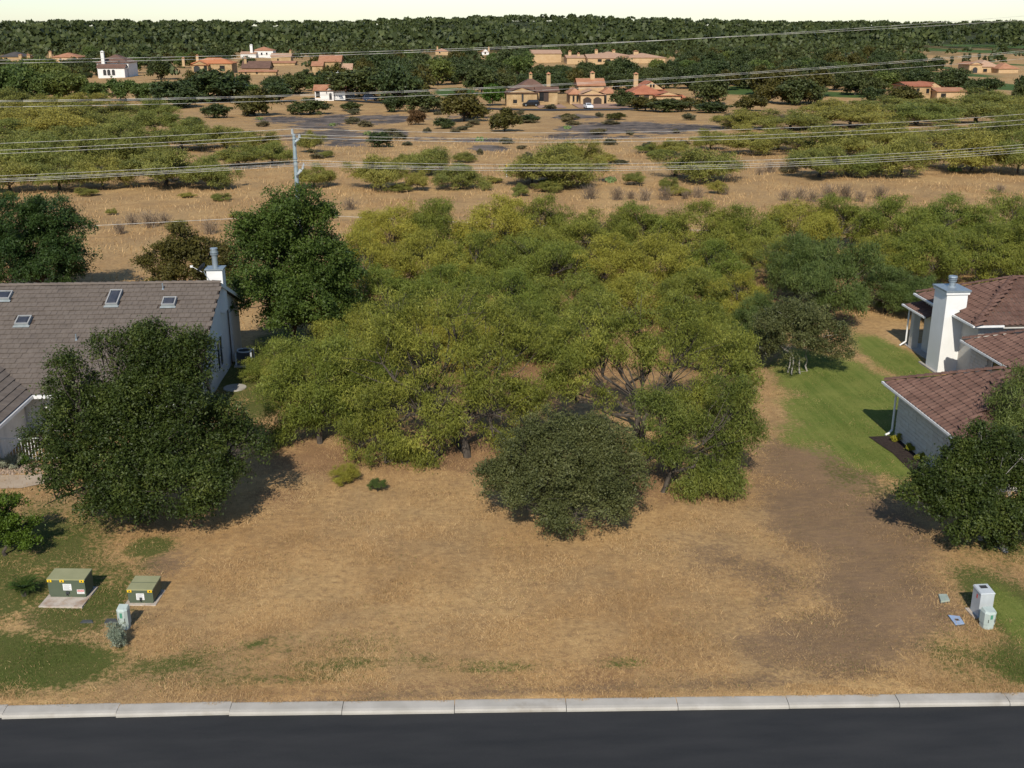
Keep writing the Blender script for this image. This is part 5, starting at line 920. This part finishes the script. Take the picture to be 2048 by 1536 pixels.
villa('white_villa', 'white two-storey villa with arcade, brown roof and white chimney', (222, 156),
    [(190, 252, 150, 127, 112, 'hip', 'w_white', 'r_brown', 6, 16), (198, 250, 156, 137, 130, 'gx', 'w_white', 'r_brown', 0, 5)], [(206, 106, 132, 6, 'w_white', 3)], [(208, 214, 151, 140, 'arch', -.02), (216, 222, 151, 140, 'arch', -.02), (225, 231, 151, 140, 'arch', -.02), (212, 216, 128, 123, 'win', 6), (232, 236, 128, 123, 'win', 6)], keep=(184, 102, 256, 156))
villa('white_manor', 'tall white manor with terracotta roof on the rise above the stone lodge', (512, 116),
    [(482, 512, 116, 108, 104, 'gx', 'w_white', 'r_pale', 0, 14), (504, 544, 114, 102, 95, 'hip', 'w_white', 'r_terra', 6, 16)], [(503, 91, 103, 5, 'w_white', 2)], [(520, 523, 110, 106, 'win', 5.9), (530, 533, 110, 106, 'win', 5.9)], keep=(478, 88, 548, 118))
villa('tan_lodge', 'tan stone house with pale tile roof behind the stone lodge', (565, 128), [(543, 582, 128, 114, 108, 'gx', 'w_stone', 'r_pale', 0, 14), (550, 600, 138, 128, 123, 'gx', 'w_stone', 'r_terra', -30, 14)], [(580, 102, 110, 4, 'w_stone', 5)], [(555, 558, 122, 118, 'win', 0)], keep=(542, 100, 604, 140))
villa('gabled_lodge', 'tall stone lodge with terracotta gable roof behind the white cottage', (660, 150), [(640, 682, 150, 125, 113, 'gx', 'w_stone', 'r_terra', 0, 16), (628, 648, 150, 133, 125, 'gx', 'w_stone', 'r_terra', -6, 10), (682, 704, 150, 140, 129, 'gx', 'w_stone', 'r_pale', -3, 10)], [], [(655, 659, 138, 132, 'win', 0)], keep=(626, 110, 708, 136))
villa('resort_lodge', 'long low lodge with pale terracotta roofs and several chimneys above the oaks', (1230, 128),
    [(1175, 1240, 128, 117, 110, 'gx', 'w_tan', 'r_pale', 0, 20), (1190, 1270, 126, 112, 105, 'hip', 'w_tan', 'r_pale', 14, 26), (1255, 1335, 126, 116, 108, 'hip', 'w_tan', 'r_pale', 6, 26), (1137, 1180, 122, 116, 111, 'gx', 'w_tan', 'r_pale', 10, 18), (1074, 1138, 114, 107, 100, 'gx', 'w_tan', 'r_pale', 45, 22)],
    [(1145, 103, 112, 6, 'w_tan', 16), (1162, 107, 114, 5, 'w_tan', 14), (1201, 100, 108, 6, 'w_tan', 20), (1238, 101, 108, 6, 'w_tan', 22), (1281, 103, 114, 10, 'w_tan', 16)], [(1195, 1203, 124, 119, 'win', 0), (1212, 1220, 124, 119, 'win', 0)], keep=(1072, 98, 1338, 124))
villa('stone_manor', 'two-storey stone house with red tile roofs on the edge of the golf course', (1860, 200),
    [(1812, 1860, 198, 174, 167, 'gx', 'w_stone', 'r_red', 0, 12), (1852, 1890, 194, 178, 167, 'gy', 'w_tan', 'r_red', 2, 12), (1862, 1918, 196, 184, 178, 'gx', 'w_tan', 'r_terra', -4, 9)], [], [(1830, 1836, 184, 178, 'win', -.02), (1850, 1856, 188, 179, 'win', -.02), (1870, 1880, 196, 188, 'win', -4.02)], keep=(1802, 160, 1922, 198))
villa('golf_house', 'low tan house with pale roof and arched entry on the far fairway', (1985, 146), [(1936, 1962, 146, 130, 125, 'gy', 'w_tan', 'r_terra', 0, 14), (1960, 2005, 146, 134, 122, 'hip', 'w_tan', 'r_pale', 4, 18), (1990, 2030, 148, 138, 128, 'hip', 'w_tan', 'r_terra', -4, 14)], [], [(1943, 1953, 146, 135, 'arch', -.02), (1972, 1980, 144, 138, 'win', 3.98)], keep=(1920, 118, 2034, 150))
villa('low_villa', 'low villa with terracotta hip roof half hidden behind dark oaks', (130, 124), [(105, 156, 124, 115, 107, 'hip', 'w_tan', 'r_terra', 0, 18)], [(99, 104, 114, 5, 'w_tan', 4)], [(120, 124, 121, 117, 'win', 0)], keep=(96, 102, 160, 117))
villa('dark_roof_house', 'house with dark shingle roof and two stone chimneys at the edge of the wood', (28, 122), [(0, 48, 122, 114, 105, 'hip', 'w_stone', 'r_grey', 0, 18)], [(45, 110, 122, 6, 'w_stone', -4), (59, 110, 122, 6, 'w_stone', -2)], [(12, 16, 119, 116, 'win', 0)], keep=(0, 103, 66, 122))
villa('hilltop_house', 'small far house with terracotta roof left of a white-gabled one', (882, 110), [(871, 896, 110, 103, 98, 'hip', 'w_tan', 'r_terra', 0, 14)], [(875, 94, 100, 3, 'w_tan', 4)], [(878, 881, 107, 104, 'win', 0)], keep=(868, 92, 898, 107))
villa('hilltop_house', 'small far white-gabled house with terracotta roof right of another', (972, 110), [(964, 978, 110, 104, 99, 'gy', 'w_white', 'r_terra', 0, 12)], [(978, 95, 103, 3, 'w_tan', 4)], [(969, 972, 108, 105, 'win', 0)], keep=(960, 92, 984, 108))
for k, (x0, x1, y, lab) in enumerate(((1078, 1122, 214, 'brick-paved driveway of the stone villa'), (1158, 1238, 214, 'tan paved driveway of the stucco villa'))):
    A, B_ = site(x0, y + 3), site(x1, y - 4); m = MB(); z = max(float(H(A[0], A[1])), float(H(B_[0], B_[1]))) + .12; m.poly([(A[0], A[1], z), (B_[0], A[1], z), (B_[0], B_[1], z), (A[0], B_[1], z)]); tag(m.build('driveway', 'paver'), lab, kind='structure')
o_ = site(1085, 108); o = empty('flagpole', o_, 'thin flagpole with a red and white flag beside the long low lodge', 'flagpole'); hh_ = top_h(o_, 1085, 93); MB().tube((0, 0, 0), (0, 0, hh_), .18, .12, 6).build('pole', 'decal_w', o)
fl = MB().box(.12, 3.2, -.03, .03, hh_ - 3.2, hh_ - .3).build('flag', 'decal_w', o)
for k in range(3): MB().box(.14, 3.18, -.045, .045, hh_ - 3.1 + k * 1.0, hh_ - 2.65 + k * 1.0).build('stripe', 'decal_r', fl)
def car(px, rz, paint, label, suv=False, name='parked_car'):
    B = site(*px); o = empty(name, (B[0], B[1], B[2] + .14), label, 'car', None, rz); L, W = (4.9, 1.95) if suv else (4.6, 1.84); ht = 1.78 if suv else 1.46
    pr = [(-L / 2, .35), (L / 2, .35), (L / 2, .72), (L / 2 - .15, .88), (L * .24, .98 if not suv else 1.08), (-L / 2 + .15, 1.0 if not suv else 1.12), (-L / 2, .8)]
    MB().hexa([(x, -W / 2, z) for x, z in pr], [(x, W / 2, z) for x, z in pr]).build('body', paint, o); zb = .99 if not suv else 1.10
    a0, a1, b0, b1 = (-L * .40, L * .26, -L * .26, L * .10) if not suv else (-L * .47, L * .25, -L * .42, L * .12); w2, w3 = W / 2 - .06, W / 2 - .24
    MB().hexa([(a0, -w2, zb - .03), (a1, -w2, zb - .03), (a1, w2, zb - .03), (a0, w2, zb - .03)], [(b0, -w3, ht), (b1, -w3, ht), (b1, w3, ht), (b0, w3, ht)]).build('cabin', paint, o)
    lp = lambda p, q, f_: tuple(p[i] + (q[i] - p[i]) * f_ for i in range(3))
    def pane(c0, c1, t0, t1, off):
        P = [lp(c0, t0, .15), lp(c1, t1, .15), lp(c1, t1, .85), lp(c0, t0, .85)]; P = [lp(P[0], P[1], .06), lp(P[1], P[0], .06), lp(P[2], P[3], .06), lp(P[3], P[2], .06)]
        MB().hexa([tuple(p[i] + off[i] * .2 for i in range(3)) for p in P], [tuple(p[i] + off[i] for i in range(3)) for p in P]).build('window', 'glass_dark', o)
    pane((a1, -w2, zb), (a1, w2, zb), (b1, -w3, ht), (b1, w3, ht), (.02, 0, .02)); pane((a0, w2, zb), (a0, -w2, zb), (b0, w3, ht), (b0, -w3, ht), (-.02, 0, .02)); pane((a0, -w2, zb), (a1, -w2, zb), (b0, -w3, ht), (b1, -w3, ht), (0, -.02, .01)); pane((a1, w2, zb), (a0, w2, zb), (b1, w3, ht), (b0, w3, ht), (0, .02, .01))
    for sx in (-1, 1):
        for sy in (-1, 1):
            y = sy * (W / 2 - .1); wh = MB().tube((sx * L * .31, y - .11, .33), (sx * L * .31, y + .11, .33), .33, .33, 16).build('wheel', 'tyre', o); MB().tube((sx * L * .31, y + sy * .111, .33), (sx * L * .31, y + sy * .125, .33), .2, .2, 12).build('rim', 'galv', wh)
        MB().box(L / 2 - .12, L / 2 + .012, sx * (W / 2 - .28) - .2, sx * (W / 2 - .28) + .2, .62, .78).build('headlight', 'decal_w', o); MB().box(-L / 2 - .012, -L / 2 + .1, sx * (W / 2 - .22) - .15, sx * (W / 2 - .22) + .15, .7, .88).build('tail_light', 'decal_r', o)
car((1176.5, 218), -math.pi / 2 + .1, 'carwhite', 'white car parked in front of the twin arched garage doors'); car((1061, 213), math.pi + .06, 'carblack', 'black car parked before the stone villa', True); car((741, 202), .25, 'carblue', 'dark blue car under the oaks beside the white cottage', True)

# ------------------------------------------------------------------ oaks and shrubs round the villas
def oak_kind(seed, leaf, W=9.0, Ht=7.0, ncl=420, per=14):
    rg = np.random.default_rng(seed); lb = [(0, 0, Ht * .66, W * .3, W * .3, Ht * .27)]
    for i in range(7): a = 2 * math.pi * (i + rg.uniform(-.3, .3)) / 7; q = rg.uniform(.22, .34) * W; r = rg.uniform(.17, .23) * W; lb.append((q * math.cos(a), q * math.sin(a), Ht * rg.uniform(.26, .60), r, r, Ht * rg.uniform(.22, .30)))
    return grow('k', lb, [(0, 0, 0)], seed + 9, ncl, per, .66, .62, .40, .1, leaf, rtrunk=.25, shell=.55, nbr=3, zmin=.25)
KO = [oak_kind(100 + i, 'faroak') for i in range(4)]; KBr = [oak_kind(110 + i, 'brownleaf') for i in range(2)]; KR = [oak_kind(120, 'russet')]; KGr = [oak_kind(125 + i, 'mesq_g') for i in range(2)]; KL = [oak_kind(128, 'bright')]
def oak(kd, x, y, wp, hp, label, group, name='live_oak'): return place(kd, name, label, 'tree', group, (x, y), wp, hp, 9.0, 7.0)
oak(KO[0], 415, 204, 128, 60, 'broad spreading dark live oak below the orange-roofed villa', None); oak(KO[1], 720, 198, 110, 62, 'dark oak hiding the corner of the white cottage', None); oak(KO[2], 800, 205, 95, 70, 'dark oak beside the putting green', None); oak(KO[3], 1905, 182, 72, 46, 'round dark oak standing alone on the fairway', None)
oak(KBr[0], 928, 243, 90, 60, 'large russet-brown bush on the rock shelf', None, 'scrub_oak'); oak(KBr[1], 1010, 263, 66, 46, 'olive-brown bush on the straw beside the rock shelf', None, 'scrub_oak'); oak(KR[0], 832, 250, 36, 30, 'small reddish bush on the rock shelf', None, 'scrub_oak'); oak(KR[0], 1530, 190, 32, 14, 'small rust-red bush before the dark oak grove', None, 'scrub_oak')
oak(KL[0], 985, 212, 42, 45, 'fresh green round tree by the stone villa wall', None, 'garden_tree')
for x, y, wp, hp in [(510, 232, 85, 52), (430, 236, 56, 28), (620, 229, 66, 30), (388, 254, 38, 20), (760, 294, 52, 30), (790, 224, 48, 32), (890, 257, 42, 20), (850, 224, 80, 40), (1500, 222, 64, 32), (1330, 224, 84, 26), (1250, 214, 50, 32), (1290, 222, 60, 28), (1800, 214, 76, 40), (1600, 210, 84, 52), (350, 215, 90, 50), (555, 205, 60, 40), (1420, 226, 70, 22), (1380, 222, 60, 26), (950, 236, 50, 24), (1060, 245, 44, 16), (700, 222, 40, 18), (1230, 240, 40, 14), (1140, 240, 36, 12)]:
    oak((KBr + KO)[int(x) % 6], x, y, wp, hp, 'dark scrub bush between the rock shelf and the villas', 'dark scrub before the villas', 'scrub_oak')
KS = [oak_kind(140 + i, 'greyscrub') for i in range(2)]; rs_ = np.random.default_rng(61)
for k in range(90):
    x, y = rs_.uniform(480, 1700), rs_.uniform(218, 345)
    if y > 300 and rs_.random() < .5: continue
    z_ = blobfield(np.array([[site(x, y)[0]]]), np.array([[site(x, y)[1]]]), ROCK)[0, 0]
    if z_ > .75: continue
    oak(KS[k % 2], x, y, rs_.uniform(14, 36), rs_.uniform(6, 14), 'small low grey-green scrub round the rock shelf', 'low grey scrub round the rock shelf', 'low_scrub')
for x, y, h_ in [(1925, 138, 28), (1930, 138, 26), (1936, 136, 30), (1956, 134, 26), (1968, 134, 24), (1902, 135, 34)]:
    B = site(x, y); H_ = top_h(B, x, y - h_); o = empty('cypress_tree', B, 'narrow dark cypress beside the low tan golf house', 'tree', 'cypresses by the golf house')
    tm, cm = grow('c', [(0, 0, H_ * (.2 + .15 * k), H_ * .075 * (1 - .12 * k), H_ * .075 * (1 - .12 * k), H_ * .12) for k in range(6)], [(0, 0, 0)], int(x), 110, 8, .4, .6, .35, -.5, 'faroak', rtrunk=.15, zmin=.2, nbr=1); link('trunk', tm, o); link('crown', cm, o)
def blocked(x, y, wp, hp, Y):
    for (x0, y0, x1, y1), hy in HB:
        if Y < hy + 25 and x + wp * .42 > x0 and x - wp * .42 < x1 and y - hp * .9 < y1 and y > y0: return True
    return False
def wooded(x, y):
    if y > 212: return False
    if 860 < x < 955 and y > 172: return False
    if 955 < x < 1010 and y > 196: return False
    if 270 < x < 385 and y > 140: return rw.random() < .12
    if 590 < x < 700 and y > 190: return False
    if 385 < x < 590 and y > 196: return rw.random() < .45
    if 700 < x < 860 and y > 202: return False
    if 1010 < x < 1400 and y > 188: return False
    if x > 1840 and y < 182: return rw.random() < .14
    if x > 1840: return rw.random() < .7
    if 1440 < x < 1720 and y > 178: return rw.random() < .4
    return True
rw = np.random.default_rng(21); cand = []; y = 204.0
while y > 78:
    B0 = site(1024, y); wp = 9.0 / mpp(B0); x = -80 + rw.uniform(0, wp)
    while x < 2130:
        yy = y + rw.uniform(-.4, .4) * (y - 58) * .085
        if wooded(x, yy):
            P = site(x, yy); s = mpp(P); k = rw.uniform(.75, 1.45); cand.append((x, yy, 9 * k / s, P, k))
        x += wp * rw.uniform(.55, .95)
    y -= max(1.6, (y - 58) * .085)
cand.sort(key=lambda c: -c[2]); nobj = 0; far = []
for x, yy, wp, P, k in cand:
    hh_ = 7.2 * k / mpp(P)
    if blocked(x, yy, wp, hh_, P[1]): continue
    if nobj < 290:
        rr = rw.random() if not (x < 330 and yy > 176) else .95
        kd, kn = (KO[nobj % 4], 'dark live oak') if rr < .72 else ((KBr[nobj % 2], 'olive-brown oak') if rr < .86 else (KGr[nobj % 2], 'lighter green tree'))
        wh = 'in the wood round the white arcaded villa' if x < 370 else ('among the tile-roofed lodges near the white cottage' if x < 700 else ('in the wood behind the putting green' if x < 1000 else ('behind the three tan villas, below the long low lodge' if x < 1400 else ('in the grove right of the three tan villas' if x < 1640 else ('in the grove next to the golf fairways' if x < 1850 else 'scattered over the golf course')))))
        wh = ('far off, ' if yy < 128 else '') + wh; lab, gr_ = kn + ' ' + wh, kn + 's ' + wh
        o = empty('live_oak', P, lab, 'tree', gr_, rw.uniform(0, 6.28)); o.scale = (k, k, k * rw.uniform(.85, 1.15)); link('trunk', kd[0], o); link('crown', kd[1], o); nobj += 1
    else: far.append((P, k))
rh = np.random.default_rng(77)
for q in range(5200):
    yy = 1150 + 1900 * rh.random() ** 1.3; xx = rh.uniform(-.62, .70) * yy; k = rh.uniform(1.1, 2.6)
    if xx > .33 * yy and yy < 1500 and rh.random() < .8: continue
    if math.sin(xx / 61 + 2 * math.sin(yy / 140)) * math.sin(yy / 90 + xx / 130) > .55: continue
    far.append((np.array([xx, yy, float(H(xx, yy)) - 1.0]), k))
print('far oaks', nobj, 'stuff', len(far))
rk = np.random.default_rng(33); protos = []
for q in range(4):
    nq = 34; d = unit(rk.normal(size=(nq, 3))); d[:, 2] = np.abs(d[:, 2]) * .9 - .15; c = d * np.array([4.4, 4.4, 3.4]) * rk.uniform(.75, 1.1, (nq, 1)) + np.array([0, 0, 3.6]); a = unit(rk.normal(size=(nq, 3)) + d); s = unit(np.cross(a, rk.normal(size=(nq, 3)))); u_ = np.cross(a, s); r_ = rk.uniform(1.1, 1.9, (nq, 1))
    protos.append(np.stack([c - s * r_, c - u_ * r_ * .7, c + s * r_, c + u_ * r_ * .7], 1))
VV = []; TT = []
for P, k in far:
    a = rk.uniform(0, 6.28); R_ = np.array([[math.cos(a), -math.sin(a), 0], [math.sin(a), math.cos(a), 0], [0, 0, 1]]); pv = protos[int(rk.integers(0, 4))]; VV.append((pv.reshape(-1, 3) @ R_.T) * k + P); TT.append(np.repeat(np.clip(rk.random(len(pv)) * .4 + rk.random() ** 2 * .75 - .05, 0, 1), 4))
VV = np.concatenate(VV); tag(link('distant_wood', np_mesh('distant_wood', VV, np.arange(len(VV)).reshape(-1, 4), mats=('faroak',), tint=np.concatenate(TT))), 'far-off wood of dark oaks covering the rise to the horizon', 'wood', kind='stuff')
# prickly pear clumps on the rock shelf
for x, y in [(735, 270), (760, 272), (1135, 258), (960, 282), (1745, 342), (1220, 365), (665, 252), (520, 240), (1910, 343), (890, 246)]:
    B = site(x, y); rg = np.random.default_rng(int(x)); m = MB()
    for k in range(34):
        p = Vector((rg.normal(0, .32), rg.normal(0, .28), rg.uniform(.1, .6))); a = rg.uniform(0, 3.14); u = Vector((math.cos(a), math.sin(a), rg.uniform(-.3, .3))) * .16; v = Vector((rg.normal(0, .2), rg.normal(0, .2), 1)).normalized() * .22; n_ = u.cross(v).normalized() * .02
        ring = [p + u * math.cos(t_) + v * math.sin(t_) for t_ in [i * math.pi / 4 for i in range(8)]]; m.hexa([q - n_ for q in ring], [q + n_ for q in ring])
    m.tube((0, 0, -.1), (0, 0, .5), .3, .25, 7)
    o = m.build('prickly_pear', 'cactus', None, B); o.scale = (1.2, 1.2, 1.0); tag(o, 'pale green prickly pear clump among straw and rock', 'cactus', 'prickly pear clumps')
